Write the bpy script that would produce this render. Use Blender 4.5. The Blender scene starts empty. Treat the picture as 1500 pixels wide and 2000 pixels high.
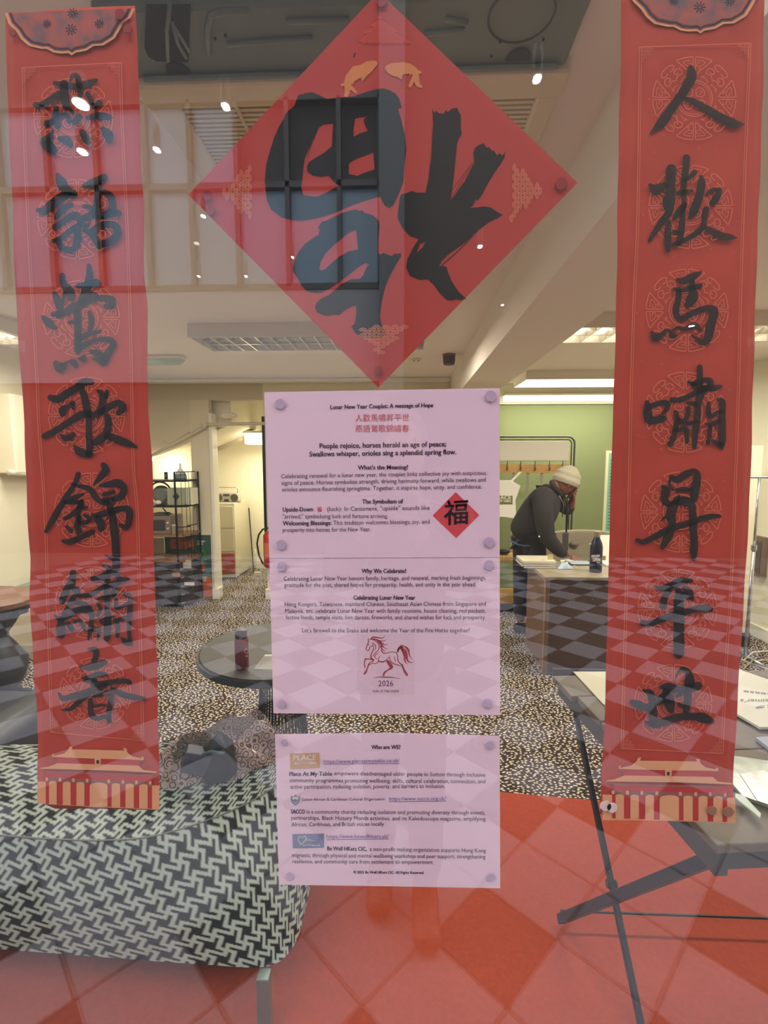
import bpy, bmesh, math, random
from math import sin, cos, pi, tan, atan, radians, hypot
from mathutils import Vector, Matrix
from mathutils.geometry import tessellate_polygon

SC = bpy.context.scene
COL = SC.collection

# ------------------------------------------------------------------ camera
F_PX = 960.0                      # focal length in pixels of the 1500x2000 frame
PITCH = radians(6.0); YAW = radians(2.3)
EYE = Vector((0.0, -0.638, 1.55))
cam_d = bpy.data.cameras.new('camera'); cam = bpy.data.objects.new('camera', cam_d); COL.objects.link(cam)
cam_d.sensor_fit = 'VERTICAL'; cam_d.sensor_height = 24.0; cam_d.lens = F_PX / 2000.0 * 24.0
cam_d.clip_start = 0.02; cam_d.clip_end = 200
cam.location = EYE; cam.rotation_euler = (pi / 2 - PITCH, 0, YAW)
SC.camera = cam
FWD = Vector((-sin(YAW) * cos(PITCH), cos(YAW) * cos(PITCH), -sin(PITCH)))
RGT = Vector((cos(YAW), sin(YAW), 0)); UPV = RGT.cross(FWD)

def ray(px, py): return FWD + RGT * ((px - 750) / F_PX) - UPV * ((py - 1000) / F_PX)
def onY(px, py, Y):
    r = ray(px, py); return EYE + r * ((Y - EYE.y) / r.y)
def onZ(px, py, Z=0.0):
    r = ray(px, py); return EYE + r * ((Z - EYE.z) / r.z)
def onX(px, py, X):
    r = ray(px, py); return EYE + r * ((X - EYE.x) / r.x)
def S(c):
    return tuple(((v / 255) / 12.92 if v / 255 <= 0.04045 else ((v / 255 + 0.055) / 1.055) ** 2.4) for v in c)

# ------------------------------------------------------------------ view, world, lights
SC.view_settings.view_transform = 'Standard'; SC.view_settings.look = 'None'
SC.view_settings.exposure = 0.0; SC.view_settings.gamma = 1.0; SC.view_settings.use_curve_mapping = False
SC.cycles.use_denoising = True
SC.cycles.max_bounces = 8; SC.cycles.transparent_max_bounces = 16
SC.cycles.sample_clamp_indirect = 4.0
w = bpy.data.worlds.new('overcast_sky'); SC.world = w; w.use_nodes = True
bg = w.node_tree.nodes['Background']; bg.inputs[0].default_value = (0.95, 0.97, 1.0, 1); bg.inputs[1].default_value = 5.6

def area(name, loc, sx, sy, power, col, rot=(0, 0, 0)):
    l = bpy.data.lights.new(name, 'AREA'); l.shape = 'RECTANGLE'; l.size = sx; l.size_y = sy
    l.energy = power; l.color = col
    o = bpy.data.objects.new(name, l); o.location = loc; o.rotation_euler = rot; COL.objects.link(o); return o
WARM = (1.0, 0.91, 0.79); YB_ = 4.70
area('luminaire_light', (-0.55, 2.75, 2.30), 1.4, 0.3, 50, WARM)  # fill light set under a luminaire that is itself unlit
area('luminaire_light', (2.0, 2.65, 2.30), 1.4, 0.3, 52, WARM)
area('luminaire_light', (1.7, 4.75, 2.30), 1.6, 0.3, 34, WARM)
area('luminaire_light', (-2.2, 2.6, 2.30), 0.9, 0.3, 30, WARM)
area('nook_light', (onY(300, 902, YB_ - .06).x, YB_ + .12, onY(300, 905, YB_).z - .02), 0.25, 0.05, 3.0, (1.0, .84, .58), (radians(70), 0, 0))
area('luminaire_light', (-1.05, 5.35, 2.02), 0.3, 0.3, 22, WARM)

# ------------------------------------------------------------------ materials
MATS = {}
def mat(name, c, rough=0.6, metal=0.0, noise=0, nscale=40, bump=0, emit=None, es=0, alpha=1, spec=0.5, c2=None, trans=0, lin=False):
    if name in MATS: return MATS[name]
    m = bpy.data.materials.new(name); m.use_nodes = True; nt = m.node_tree; b = nt.nodes['Principled BSDF']
    col = c if lin else S(c)
    b.inputs['Base Color'].default_value = (*col, 1); b.inputs['Roughness'].default_value = rough
    b.inputs['Metallic'].default_value = metal; b.inputs['Specular IOR Level'].default_value = spec
    if alpha < 1: b.inputs['Alpha'].default_value = alpha
    if trans: b.inputs['Transmission Weight'].default_value = trans
    if emit: b.inputs['Emission Color'].default_value = (*emit, 1); b.inputs['Emission Strength'].default_value = es
    if noise or bump:
        tc = nt.nodes.new('ShaderNodeTexCoord'); n = nt.nodes.new('ShaderNodeTexNoise'); n.inputs['Scale'].default_value = nscale
        n.inputs['Detail'].default_value = 5
        nt.links.new(tc.outputs['Object'], n.inputs['Vector'])
        if noise:
            r = nt.nodes.new('ShaderNodeValToRGB'); d = S(c2) if c2 else tuple(v * (1 - noise) for v in col)
            r.color_ramp.elements[0].color = (*d, 1); r.color_ramp.elements[0].position = .3
            r.color_ramp.elements[1].color = (*col, 1); r.color_ramp.elements[1].position = .7
            nt.links.new(n.outputs['Fac'], r.inputs['Fac']); nt.links.new(r.outputs['Color'], b.inputs['Base Color'])
        if bump:
            bp = nt.nodes.new('ShaderNodeBump'); bp.inputs['Strength'].default_value = bump; bp.inputs['Distance'].default_value = .004
            nt.links.new(n.outputs['Fac'], bp.inputs['Height']); nt.links.new(bp.outputs['Normal'], b.inputs['Normal'])
    MATS[name] = m; return m

def glass_mat():
    m = bpy.data.materials.new('shop_glass'); m.use_nodes = True; nt = m.node_tree; nt.nodes.clear()
    out = nt.nodes.new('ShaderNodeOutputMaterial'); mx = nt.nodes.new('ShaderNodeMixShader')
    tr = nt.nodes.new('ShaderNodeBsdfTransparent'); tr.inputs[0].default_value = (0.965, 0.975, 0.965, 1)
    gl = nt.nodes.new('ShaderNodeBsdfGlossy'); gl.inputs['Roughness'].default_value = 0.0; gl.inputs[0].default_value = (1, 1, 1, 1)
    lw = nt.nodes.new('ShaderNodeLayerWeight'); lw.inputs[0].default_value = .5
    pw = nt.nodes.new('ShaderNodeMath'); pw.operation = 'POWER'; pw.inputs[1].default_value = 5
    ma = nt.nodes.new('ShaderNodeMath'); ma.operation = 'MULTIPLY_ADD'; ma.inputs[1].default_value = .9; ma.inputs[2].default_value = .078
    nt.links.new(lw.outputs['Facing'], pw.inputs[0]); nt.links.new(pw.outputs[0], ma.inputs[0])
    nt.links.new(ma.outputs[0], mx.inputs[0]); nt.links.new(tr.outputs[0], mx.inputs[1]); nt.links.new(gl.outputs[0], mx.inputs[2])
    nt.links.new(mx.outputs[0], out.inputs[0]); return m

def carpet_mat():
    m = bpy.data.materials.new('speckled_carpet'); m.use_nodes = True; nt = m.node_tree; b = nt.nodes['Principled BSDF']
    tc = nt.nodes.new('ShaderNodeTexCoord'); mp = nt.nodes.new('ShaderNodeMapping'); mp.inputs['Scale'].default_value = (44, 66, 1)
    nz = nt.nodes.new('ShaderNodeTexNoise'); nz.inputs['Scale'].default_value = 1.3; nz.inputs['Detail'].default_value = 3
    n2 = nt.nodes.new('ShaderNodeTexNoise'); n2.inputs['Scale'].default_value = 24; n2.inputs['Detail'].default_value = 2
    mix = nt.nodes.new('ShaderNodeVectorMath'); mix.operation = 'MULTIPLY_ADD'; mix.inputs[1].default_value = (.9, .9, 0)
    v = nt.nodes.new('ShaderNodeTexVoronoi'); v.inputs['Scale'].default_value = 1.0; v.voronoi_dimensions = '2D'
    lt = nt.nodes.new('ShaderNodeMapRange'); lt.inputs[1].default_value = .23; lt.inputs[2].default_value = .31; lt.inputs[3].default_value = 1; lt.inputs[4].default_value = 0
    mc = nt.nodes.new('ShaderNodeMix'); mc.data_type = 'RGBA'
    mc.inputs['A'].default_value = (*S((62, 49, 42)), 1); mc.inputs['B'].default_value = (*S((222, 210, 188)), 1)
    L = nt.links.new
    L(tc.outputs['Object'], n2.inputs['Vector']); L(tc.outputs['Object'], mp.inputs['Vector'])
    L(n2.outputs['Color'], mix.inputs[0]); L(mp.outputs['Vector'], mix.inputs[2]); L(mix.outputs[0], v.inputs['Vector'])
    L(v.outputs['Distance'], lt.inputs[0]); L(lt.outputs[0], mc.inputs['Factor']); L(mc.outputs['Result'], b.inputs['Base Color'])
    b.inputs['Roughness'].default_value = 1; b.inputs['Specular IOR Level'].default_value = .1
    return m

def attr_mat(name, rough=.9):
    m = bpy.data.materials.new(name); m.use_nodes = True; nt = m.node_tree; b = nt.nodes['Principled BSDF']
    a = nt.nodes.new('ShaderNodeAttribute'); a.attribute_name = 'weave'
    nt.links.new(a.outputs['Color'], b.inputs['Base Color']); b.inputs['Roughness'].default_value = rough
    b.inputs['Specular IOR Level'].default_value = .2; return m

# ------------------------------------------------------------------ mesh helpers
def wire_up(o, parent=None, label=None, cat=None, group=None, kind=None):
    if parent is not None:
        o.parent = parent
        o.matrix_parent_inverse = Matrix.Translation(-Vector(parent.location))
    if label: o['label'] = label
    if cat: o['category'] = cat
    if group: o['group'] = group
    if kind: o['kind'] = kind
    return o
def thing(name, loc, label, cat, group=None):
    o = bpy.data.objects.new(name, None); o.empty_display_size = .05; o.location = loc; COL.objects.link(o)
    o['label'] = label; o['category'] = cat
    if group: o['group'] = group
    return o

class MB:
    def __init__(s): s.v = []; s.f = []; s.m = []; s.mi = 0
    def add(s, vs, fs):
        n = len(s.v); s.v += [tuple(v) for v in vs]; s.f += [tuple(i + n for i in f) for f in fs]; s.m += [s.mi] * len(fs); return s
    def box(s, x0, x1, y0, y1, z0, z1, M=None):
        vs = [Vector((x, y, z)) for x in (x0, x1) for y in (y0, y1) for z in (z0, z1)]
        if M is not None: vs = [M @ v for v in vs]
        return s.add(vs, [(0, 1, 3, 2), (4, 6, 7, 5), (0, 4, 5, 1), (2, 3, 7, 6), (0, 2, 6, 4), (1, 5, 7, 3)])
    def prism(s, pts, off):
        """pts: list of 3D points (planar polygon), extruded by vector off; caps tessellated"""
        pts = [Vector(p) for p in pts]; off = Vector(off); n = len(pts)
        tris = tessellate_polygon([pts])
        vs = pts + [p + off for p in pts]
        fs = [tuple(t) for t in tris] + [tuple(i + n for i in reversed(t)) for t in tris]
        fs += [(i, (i + 1) % n, (i + 1) % n + n, i + n) for i in range(n)]
        return s.add(vs, fs)
    def tube(s, pts, r, seg=8, closed=False, caps=True):
        pts = [Vector(p) for p in pts]; n = len(pts); rs = r if isinstance(r, (list, tuple)) else [r] * n
        vs = []; prev = None
        for i, p in enumerate(pts):
            if closed: d = pts[(i + 1) % n] - pts[i - 1]
            else: d = pts[min(i + 1, n - 1)] - pts[max(i - 1, 0)]
            d.normalize()
            if prev is None:
                u = d.cross(Vector((0, 0, 1)));
                if u.length < .1: u = d.cross(Vector((1, 0, 0)))
            else: u = prev - d * prev.dot(d)
            u.normalize(); prev = u; w_ = d.cross(u)
            for k in range(seg):
                a = 2 * pi * k / seg; vs.append(p + (u * cos(a) + w_ * sin(a)) * rs[i])
        fs = []
        m = n if closed else n - 1
        for i in range(m):
            j = (i + 1) % n
            for k in range(seg):
                l = (k + 1) % seg; fs.append((i * seg + k, j * seg + k, j * seg + l, i * seg + l))
        if not closed and caps: fs += [tuple(range(seg)), tuple(reversed(range((n - 1) * seg, n * seg)))]
        return s.add(vs, fs)
    def lathe(s, prof, c, seg=20, M=None):
        """prof list of (r,z); axis z through c"""
        c = Vector(c); vs = []; n = len(prof)
        for r, z in prof:
            for k in range(seg):
                a = 2 * pi * k / seg; p = Vector((r * cos(a), r * sin(a), z))
                if M is not None: p = M @ p
                vs.append(c + p)
        fs = []
        for i in range(n - 1):
            for k in range(seg):
                l = (k + 1) % seg; fs.append((i * seg + k, i * seg + l, (i + 1) * seg + l, (i + 1) * seg + k))
        fs += [tuple(reversed(range(seg))), tuple(range((n - 1) * seg, n * seg))]
        return s.add(vs, fs)
    def grid(s, fn, nu, nv):
        vs = [fn(i / nu, j / nv) for j in range(nv + 1) for i in range(nu + 1)]
        fs = [(j * (nu + 1) + i, j * (nu + 1) + i + 1, (j + 1) * (nu + 1) + i + 1, (j + 1) * (nu + 1) + i) for j in range(nv) for i in range(nu)]
        return s.add(vs, fs)
    def blob(s, c, r, seg=12, sx=1, sy=1, sz=1):
        n = 7; prof = [(max(sin(pi * i / n), 1e-3) * r, -cos(pi * i / n) * r) for i in range(n + 1)]
        M = Matrix.Diagonal((sx, sy, sz)); return s.lathe(prof, c, seg, M)
    def build(s, name, mats, parent=None, smooth=False, bevel=0, label=None, cat=None, group=None, kind=None, bseg=2):
        me = bpy.data.meshes.new(name); me.from_pydata(s.v, [], s.f)
        if not isinstance(mats, (list, tuple)): mats = [mats]
        for m in mats: me.materials.append(m)
        if any(s.m): me.polygons.foreach_set('material_index', s.m)
        if smooth or bevel: me.polygons.foreach_set('use_smooth', [bool(smooth)] * len(me.polygons))
        bm = bmesh.new(); bm.from_mesh(me)
        if not getattr(s, 'flat', False): bmesh.ops.recalc_face_normals(bm, faces=bm.faces)
        if bevel:
            es = [e for e in bm.edges if len(e.link_faces) == 2 and e.calc_face_angle(0) > .6]
            bmesh.ops.bevel(bm, geom=es, offset=bevel, segments=bseg, affect='EDGES', profile=.5, clamp_overlap=True)
        bm.to_mesh(me); bm.free(); me.update()
        o = bpy.data.objects.new(name, me); COL.objects.link(o)
        return wire_up(o, parent, label, cat, group, kind)

def catmull(P, k=6):
    out = []; n = len(P)
    for i in range(n - 1):
        p0, p1, p2, p3 = P[max(i - 1, 0)], P[i], P[i + 1], P[min(i + 2, n - 1)]
        for j in range(k):
            t = j / k
            out.append(tuple(.5 * (2 * b + (c - a) * t + (2 * a - 5 * b + 4 * c - d) * t * t + (3 * b - a - 3 * c + d) * t ** 3)
                             for a, b, c, d in zip(p0, p1, p2, p3)))
    out.append(tuple(P[-1])); return out

# 2D print builder: everything in photo pixels, laid on a vertical plane behind the glass
class Print:
    def __init__(s, Y, mapf=None): s.Y = Y; s.v = []; s.f = []; s.map = mapf or (lambda x, y: (x, y))
    def _p(s, x, y, dz=0): x, y = s.map(x, y); return onY(x, y, s.Y - dz)
    def poly(s, loops, org=(0, 0), sc=1.0, dz=0):
        if not isinstance(loops[0][0], (tuple, list)): loops = [loops]
        L = [[Vector((org[0] + x / sc, org[1] + y / sc, 0)) for x, y in lp] for lp in loops]
        tr = tessellate_polygon(L); flat = [p for lp in L for p in lp]; n = len(s.v)
        s.v += [s._p(p.x, p.y, dz) for p in flat]
        for t in tr:
            a, b, c = (flat[i] for i in t)
            if (b - a).cross(c - a).z > 0: t = (t[0], t[2], t[1])
            s.f.append(tuple(i + n for i in t))
        return s
    def stroke(s, pts, org=(0, 0), sc=1.0, rough=0.0, cap=True, k=6, dz=0):
        P = [(org[0] + x / sc, org[1] + y / sc, w / sc / 2) for x, y, w in pts]
        Q = catmull(P, k) if len(P) > 2 or k > 1 else P
        L = []; R = []; n = len(Q)
        for i, (x, y, r) in enumerate(Q):
            a, b = Q[max(i - 1, 0)], Q[min(i + 1, n - 1)]
            dx, dy = b[0] - a[0], b[1] - a[1]; d = hypot(dx, dy) or 1; nx, ny = -dy / d, dx / d
            r = max(r, .25)
            L.append((x + nx * r * (1 + rough * random.uniform(-1, 1)), y + ny * r * (1 + rough * random.uniform(-1, 1))))
            R.append((x - nx * r * (1 + rough * random.uniform(-1, 1)), y - ny * r * (1 + rough * random.uniform(-1, 1))))
        n0 = len(s.v)
        for a, b in zip(L, R): s.v += [s._p(*a, dz), s._p(*b, dz)]
        for i in range(n - 1): s.f.append((n0 + 2 * i, n0 + 2 * i + 2, n0 + 2 * i + 3, n0 + 2 * i + 1))
        if cap:
            for (x, y, r), q in ((Q[0], Q[1]), (Q[-1], Q[-2])):
                r = max(r, .2); a0 = math.atan2(y - q[1], x - q[0]); m = len(s.v)
                for j in range(7):
                    a = a0 - pi / 2 + pi * j / 6; s.v.append(s._p(x + cos(a) * r, y + sin(a) * r, dz))
                s.f.append(tuple(range(m, m + 7)))
        return s
    def text(s, st, x0, x1, y0, y1=None, size=11, bold=0, dz=0, w=None, flip=False):
        y1 = y0 if y1 is None else y1
        V, Fc, (mnx, mxx) = glyphs(st, bold); size *= 1.14
        n = len(s.v)
        for vx, vy in V:
            t = (vx - mnx) / max(mxx - mnx, 1e-6); 
            yy = -(vy - .26) * size
            if flip: t = 1 - t; yy = -yy
            s.v.append(s._p(x0 + t * (x1 - x0), y0 + t * (y1 - y0) + yy, dz))
        s.f += [tuple(i + n for i in f) for f in Fc]
        if bold and not getattr(s, '_rep', 0):
            s._rep = 1; s.text(st, x0 + .45, x1 + .45, y0, y1, size / 1.14, bold, dz + .00002, w, flip); s._rep = 0
        return s
    def build(s, name, m, parent=None, **kw):
        b = MB(); b.flat = True; b.v = [tuple(v) for v in s.v]; b.f = s.f; b.m = [0] * len(s.f)
        return b.build(name, m, parent, **kw)
_G = {}
def glyphs(st, bold):
    key = (st, bold)
    if key in _G: return _G[key]
    cu = bpy.data.curves.new('t', 'FONT'); cu.body = st; cu.size = 1; cu.resolution_u = 2; cu.offset = .010 * bold; cu.fill_mode = 'FRONT'
    o = bpy.data.objects.new('t', cu); COL.objects.link(o)
    dg = bpy.context.evaluated_depsgraph_get(); ev = o.evaluated_get(dg); me = bpy.data.meshes.new_from_object(ev)
    V = [(v.co.x, v.co.y) for v in me.vertices]; Fc = [tuple(p.vertices) for p in me.polygons]
    bpy.data.objects.remove(o); bpy.data.curves.remove(cu); bpy.data.meshes.remove(me)
    xs = [v[0] for v in V] or [0, 1]
    _G[key] = (V, Fc, (min(xs), max(xs))); return _G[key]
random.seed(7)
# ------------------------------------------------------------------ structure: room shell
CZ = 2.42; YB = 4.70; YG = 5.26; XL = -3.1; XR = 3.12
def struct(name, mb, m, **kw): return mb.build(name, m, None, kind='structure', **kw)
wall_m = mat('cream_wall', (236, 229, 206), .8, bump=.05, nscale=8)
ceil_m = mat('ceiling_paint', (236, 224, 214), .9, bump=.04, nscale=6)
green_m = mat('olive_green_wall', (124, 134, 90), .8, bump=.05, nscale=9)
white_m = mat('white_gloss_paint', (235, 232, 220), .4)
carpet = carpet_mat()
struct('floor', MB().box(XL - .1, XR + .1, 0.02, 6.4, -.05, 0), carpet)
struct('ceiling', MB().box(XL - .1, XR + .1, 0.02, 6.4, CZ, CZ + .08), ceil_m)
struct('wall_left', MB().box(XL - .1, XL, 0.0, 6.4, 0, CZ), wall_m)
struct('wall_right', MB().box(XR, XR + .1, 0.0, 6.4, 0, CZ), wall_m)
xa, xb = onY(378, 1000, YB).x, onY(415, 1000, YB).x       # pier beside the alcove
xc = onY(519, 1000, YB).x                                  # right jamb of the alcove
xg = onY(960, 1000, YB).x
ZH = 2.20
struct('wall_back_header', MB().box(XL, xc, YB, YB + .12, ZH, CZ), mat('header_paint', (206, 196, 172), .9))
struct('wall_back_nook', MB().box(XL, onY(411, 1000, 5.1).x, 5.10, 5.2, 0, CZ), wall_m)
struct('wall_pier', MB().box(xa, xb, YB, YB + .08, 0, ZH), mat('pier_paint', (222, 212, 188), .8))
struct('wall_back_middle', MB().box(xc, xg, YB, YB + .12, 0, CZ), wall_m)
struct('wall_back_bay', MB().box(xg, XR, YG, YG + .1, 0, 2.20), green_m)
struct('wall_back_bay_header', MB().box(xg, XR, YG - .03, YG + .1, 2.20, CZ), wall_m)
struct('wall_bay_side', MB().box(xg - .1, xg - .001, YB + .121, YG - .031, 0, CZ), green_m)
# alcove behind the pier
yA = 6.25
struct('wall_back_alcove', MB().box(xa - .8, xc + .5, yA, yA + .1, 0, CZ), wall_m)
struct('wall_left_alcove', MB().box(xa - .9, xa - .8, 5.3, yA, 0, CZ), wall_m)
struct('wall_right_alcove', MB().box(xc + .12, xc + .2, YB + .12, yA, 0, CZ), wall_m)
sl = [onY(415, 886, yA), onY(560, 820, yA), onY(560, 700, yA), onY(415, 700, yA)]
struct('ceiling_slope', MB().prism([Vector((p.x, 4.85, min(p.z, CZ))) for p in [onY(400, 893, yA), onY(520, 843, yA)]] + [Vector((onY(520, 843, yA).x, 4.85, CZ)), Vector((onY(400, 893, yA).x, 4.85, CZ))], (0, yA - 4.85, 0)), wall_m)
# sloping soffit over the shelf nook
p1, p2 = onY(200, 938, YB), onY(402, 826, YB)
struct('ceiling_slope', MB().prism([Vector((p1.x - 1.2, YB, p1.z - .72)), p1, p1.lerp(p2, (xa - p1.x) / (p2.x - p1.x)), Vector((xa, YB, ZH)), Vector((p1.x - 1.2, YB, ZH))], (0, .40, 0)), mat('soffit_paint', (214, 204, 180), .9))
struct('trim_1', MB().box(xb - .004, xb + .03, YB - .015, YB + .14, 0, 2.06), white_m, bevel=.003)
struct('baseboard_back', MB().box(xb - .02, xb + .05, YB - .04, YB + .1, 0, .12), white_m, bevel=.004)
struct('baseboard_back', MB().box(xc - .02, xg, YB - .03, YB, 0, .12), white_m, bevel=.004)
struct('baseboard_back', MB().box(xb, xc + .1, yA - .03, yA, 0, .12), white_m, bevel=.004)
struct('baseboard_right', MB().box(XR - .025, XR, .1, 6.2, 0, .11), white_m, bevel=.004)
struct('baseboard_left', MB().box(XL, XL + .025, .1, 5.0, 0, .11), white_m, bevel=.004)
struct('trim_2', MB().box(xc - .012, xc + .012, YB - .03, YB + .01, .45, 2.02), mat('black_metal', (32, 32, 34), .45, metal=.6))
# ceiling beam along the room and shallow cornices
bz = 2.15; b0 = onZ(1100, 516, bz); b1 = onZ(1205, 590, bz)
struct('ceiling_beam', MB().box(b0.x, b1.x, .05, YG, bz, CZ), mat('beam_paint', (234, 222, 208), .9))
struct('trim_3', MB().box(XL, b0.x, YB - .05, YB, CZ - .05, CZ), white_m, bevel=.01)

# window in the left wall
px0 = onX(0, 1000, XL)
wn = struct('window_1', MB().box(XL, XL + .02, 1.4, 2.05, 1.0, 2.05), mat('window_pane_glow', (190, 205, 205), .2, emit=(.75, .9, 1.0), es=.25))  # daylight in the pane is a faint glow of its material
fr = MB()
for a in ((1.36, 1.41, .96, 2.09), (2.04, 2.09, .96, 2.09), (1.41, 2.04, .96, 1.01), (1.41, 2.04, 2.04, 2.09), (1.70, 1.74, 1.0, 2.05)): fr.box(XL, XL + .05, a[0], a[1], a[2], a[3])
fr.build('window_frame', white_m, wn, bevel=.004)

# orange carpet at the shop front (its far edge runs slightly askew)
e0, e1 = onZ(985, 1546, 0), onZ(1178, 1564, 0)
d = (e1 - e0).normalized(); q0 = e0 - d * 3.2; q1 = e1 + d * 2.2
oc = MB().prism([Vector((XL, .03, 0)), Vector((XR, .03, 0)), Vector((XR, q1.y, 0)), Vector((XL, q0.y, 0))], (0, 0, .008))
oc.build('entrance_carpet', mat('orange_carpet', (172, 66, 38), .95, noise=.16, nscale=70, bump=.3), label='plain orange-red carpet strip on the floor behind the shop window', cat='carpet')

# ------------------------------------------------------------------ the shop front glass
wd = MB().box(-1.75, 1.75, -.006, 0, .02, 3.0).build('window_2', glass_mat(), None, kind='structure')
fm = mat('window_frame_grey', (70, 72, 76), .4, metal=.5)
f = MB()
for a in ((-1.83, -1.75, 0, 3.1), (1.75, 1.83, 0, 3.1), (-1.75, 1.75, 3.0, 3.1), (-1.75, 1.75, 0, .02)): f.box(a[0], a[1], -.04, .04, a[2], a[3])
f.build('window_frame', fm, wd)
brick = mat('facade_render', (170, 165, 155), .9, bump=.2, nscale=20)
struct('wall_front', MB().box(-6, -1.83, -.1, .1, 0, 4.2).box(1.83, 6, -.1, .1, 0, 4.2).box(-1.83, 1.83, -.1, .1, 3.1, 4.2), brick)

# ------------------------------------------------------------------ the street that the glass mirrors
TS = .293; TH = radians(45 - 1.2)
A0 = onZ(592, 1822, 0); A0.y = -A0.y                        # mirror image of a paving joint
a_ = Vector((cos(TH), sin(TH), 0)); b_ = Vector((-sin(TH), cos(TH), 0))   # mirrored in y: "towards the glass"
tl_l = mat('pale_paving', (116, 114, 122), .7, noise=.08, nscale=5); tl_d = mat('dark_paving', (36, 35, 37), .7, noise=.1, nscale=5)
lt = MB(); lt.mi = 0
for i in range(-34, 20):
    for j in range(-34, 20):
        c = A0 + a_ * ((i + .5) * TS) + b_ * ((j + .5) * TS)
        if not (-5 < c.x < 5 and -7.2 < c.y < -.12): continue
        k = i + j
        dark = ((i % 2 == 1) and (j % 2 == 0)) if k >= -2 else (k % 2 == 0)
        lt.mi = 1 if dark else 0
        h = TS / 2 - .004; z = random.uniform(-.0015, .0015)
        P = [c + a_ * (sx * h) + b_ * (sy * h) + Vector((0, 0, z)) for sx, sy in ((-1, -1), (1, -1), (1, 1), (-1, 1))]
        lt.prism(P, (0, 0, -.02))
st = struct('pavement', MB().box(-14, 14, -12, -.1, -.06, -.008), mat('joint_mortar', (70, 66, 62), .9))
lt.build('paving_tile', [tl_l, tl_d], st, kind='stuff')
FY = -7.25                                                   # the building opposite
def mir(px, py): p = onY(px, py, -FY); return Vector((p.x, FY, p.z))
bld = thing('shop_building', (0, FY, 0), 'building across the pedestrian street, mirrored in the window glass', 'building')
zz = [mir(600, y).z for y in (745, 560, 360, 190)]           # 2.8 / 4.2 / 5.7 / 6.9
dk = mat('dark_facade', (24, 23, 25), .7)
MB().box(-14, mir(742, 600).x, FY - .3, FY, zz[0], zz[1]).build('fascia_band', mat('fascia', (108, 110, 116), .7), bld)
MB().box(-14, 1.6, FY - .4, FY - .1, 0, zz[0]).build('shopfront', dk, bld)
MB().box(mir(742, 400).x, mir(790, 400).x, FY - .5, FY + .25, 2.6, 9.0).build('column', mat('column_stone', (66, 71, 75), .8), bld)
MB().box(mir(788, 400).x - .1, 14, FY - .4, FY - .1, 0, 9.0).build('wall', mat('dark_brick', (56, 50, 45), .9), bld)  # brick with one plain dark colour
pane_m = mat('pane_sky_tint', (78, 102, 122), .25); mul = mat('window_mullion', (20, 21, 24), .5)  # blue base colour stands in for sky reflected by the panes
xs = [mir(x, 450).x for x in (-90, 5, 100, 195, 290, 376, 465, 563, 663, 742)]
for r in range(2):
    for i in range(len(xs) - 1):
        if r == 1 and i in (6, 7, 8): continue
        MB().box(xs[i] + .03, xs[i + 1] - .03, FY - .12, FY - .08, zz[1 + r] + .05, zz[2 + r] - .05).build('window', pane_m, bld)
for x in xs: MB().box(x - .035, x + .035, FY - .14, FY + .02, zz[1], zz[3]).build('mullion', mul, bld)
for z in zz[1:]: MB().box(-7, xs[-1], FY - .14, FY + .02, z - .045, z + .045).build('transom', mul, bld)
MB().box(-14, xs[-1], FY - .5, FY - .2, zz[1], 9.0).build('wall', dk, bld)
# canopy beams with small downlights over the pavement
spots = [(160, 205, .05), (163, 298, .036), (308, 294, .026), (442, 210, .028), (1048, 156, .028), (398, 423, .022), (389, 540, .02),
         (481, 540, .02), (937, 482, .03), (981, 596, .024), (572, 503, .016), (1350, 637, .045), (385, 476, .03)]
lamp_m = mat('lamp_glow', (255, 255, 255), emit=(1, .98, .92), es=26); can_m = mat('lamp_can', (60, 60, 62), .5)
bm_ = mat('canopy_steel', (92, 94, 96), .5)
for k, (x, y, r) in enumerate(spots):
    r *= .46
    p = onZ(x, y, 2.75); p.y = -p.y
    hor = ['nearest the shop wall on the far left', 'second out on the far left', 'left of the cassette unit', 'above the left corner of the paper diamond', 'right of the diamond top', 'beside the lower left edge of the diamond',
           'farther down the left row', 'second in the far left row', 'over the right half of the diamond', 'below the right edge of the diamond', 'smallest, over the black ink character', 'over the right hand couplet', 'dimmest, low on the left'][k]
    t = thing('downlight', (p.x, p.y, 2.75), 'small round downlight mirrored in the glass, ' + hor, 'downlight', 'canopy downlights')
    MB().lathe([(r * 1.25, 0), (r * 1.25, .06), (r * .9, .09)], (p.x, p.y, 2.752)).build('housing', can_m, t, smooth=False)
    MB().lathe([(r, 0), (r, .004)], (p.x, p.y, 2.746)).build('lamp', mat('dull_lamp', (255, 255, 255), emit=(1, .98, .92), es=4) if k == 12 else lamp_m, t)
# ------------------------------------------------------------------ red couplets
YP = .006
red_m = mat('red_paper', (180, 58, 42), .7, noise=.05, nscale=3); red_m.node_tree.nodes['Principled BSDF'].inputs['Specular IOR Level'].default_value = .2
gold_m = mat('gold_print', (214, 106, 78), .7, spec=.2); ink_m = mat('black_ink', (22, 18, 20), .75, spec=.2, alpha=.9); ink_solid = mat('solid_ink', (24, 20, 22), .75, spec=.2)
tan_m = mat('tan_print', (222, 152, 112), .7, spec=.2); wallred_m = mat('wall_red_print', (186, 44, 44), .7, spec=.2)
rose_m = mat('rose_print', (190, 78, 70), .7, spec=.2); navy_m = mat('navy_print', (40, 42, 60), .7, spec=.2)
eave_m = mat('eave_print', (142, 84, 74), .7, spec=.2)
putty_d = mat('dark_putty', (140, 26, 26), .8)

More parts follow.
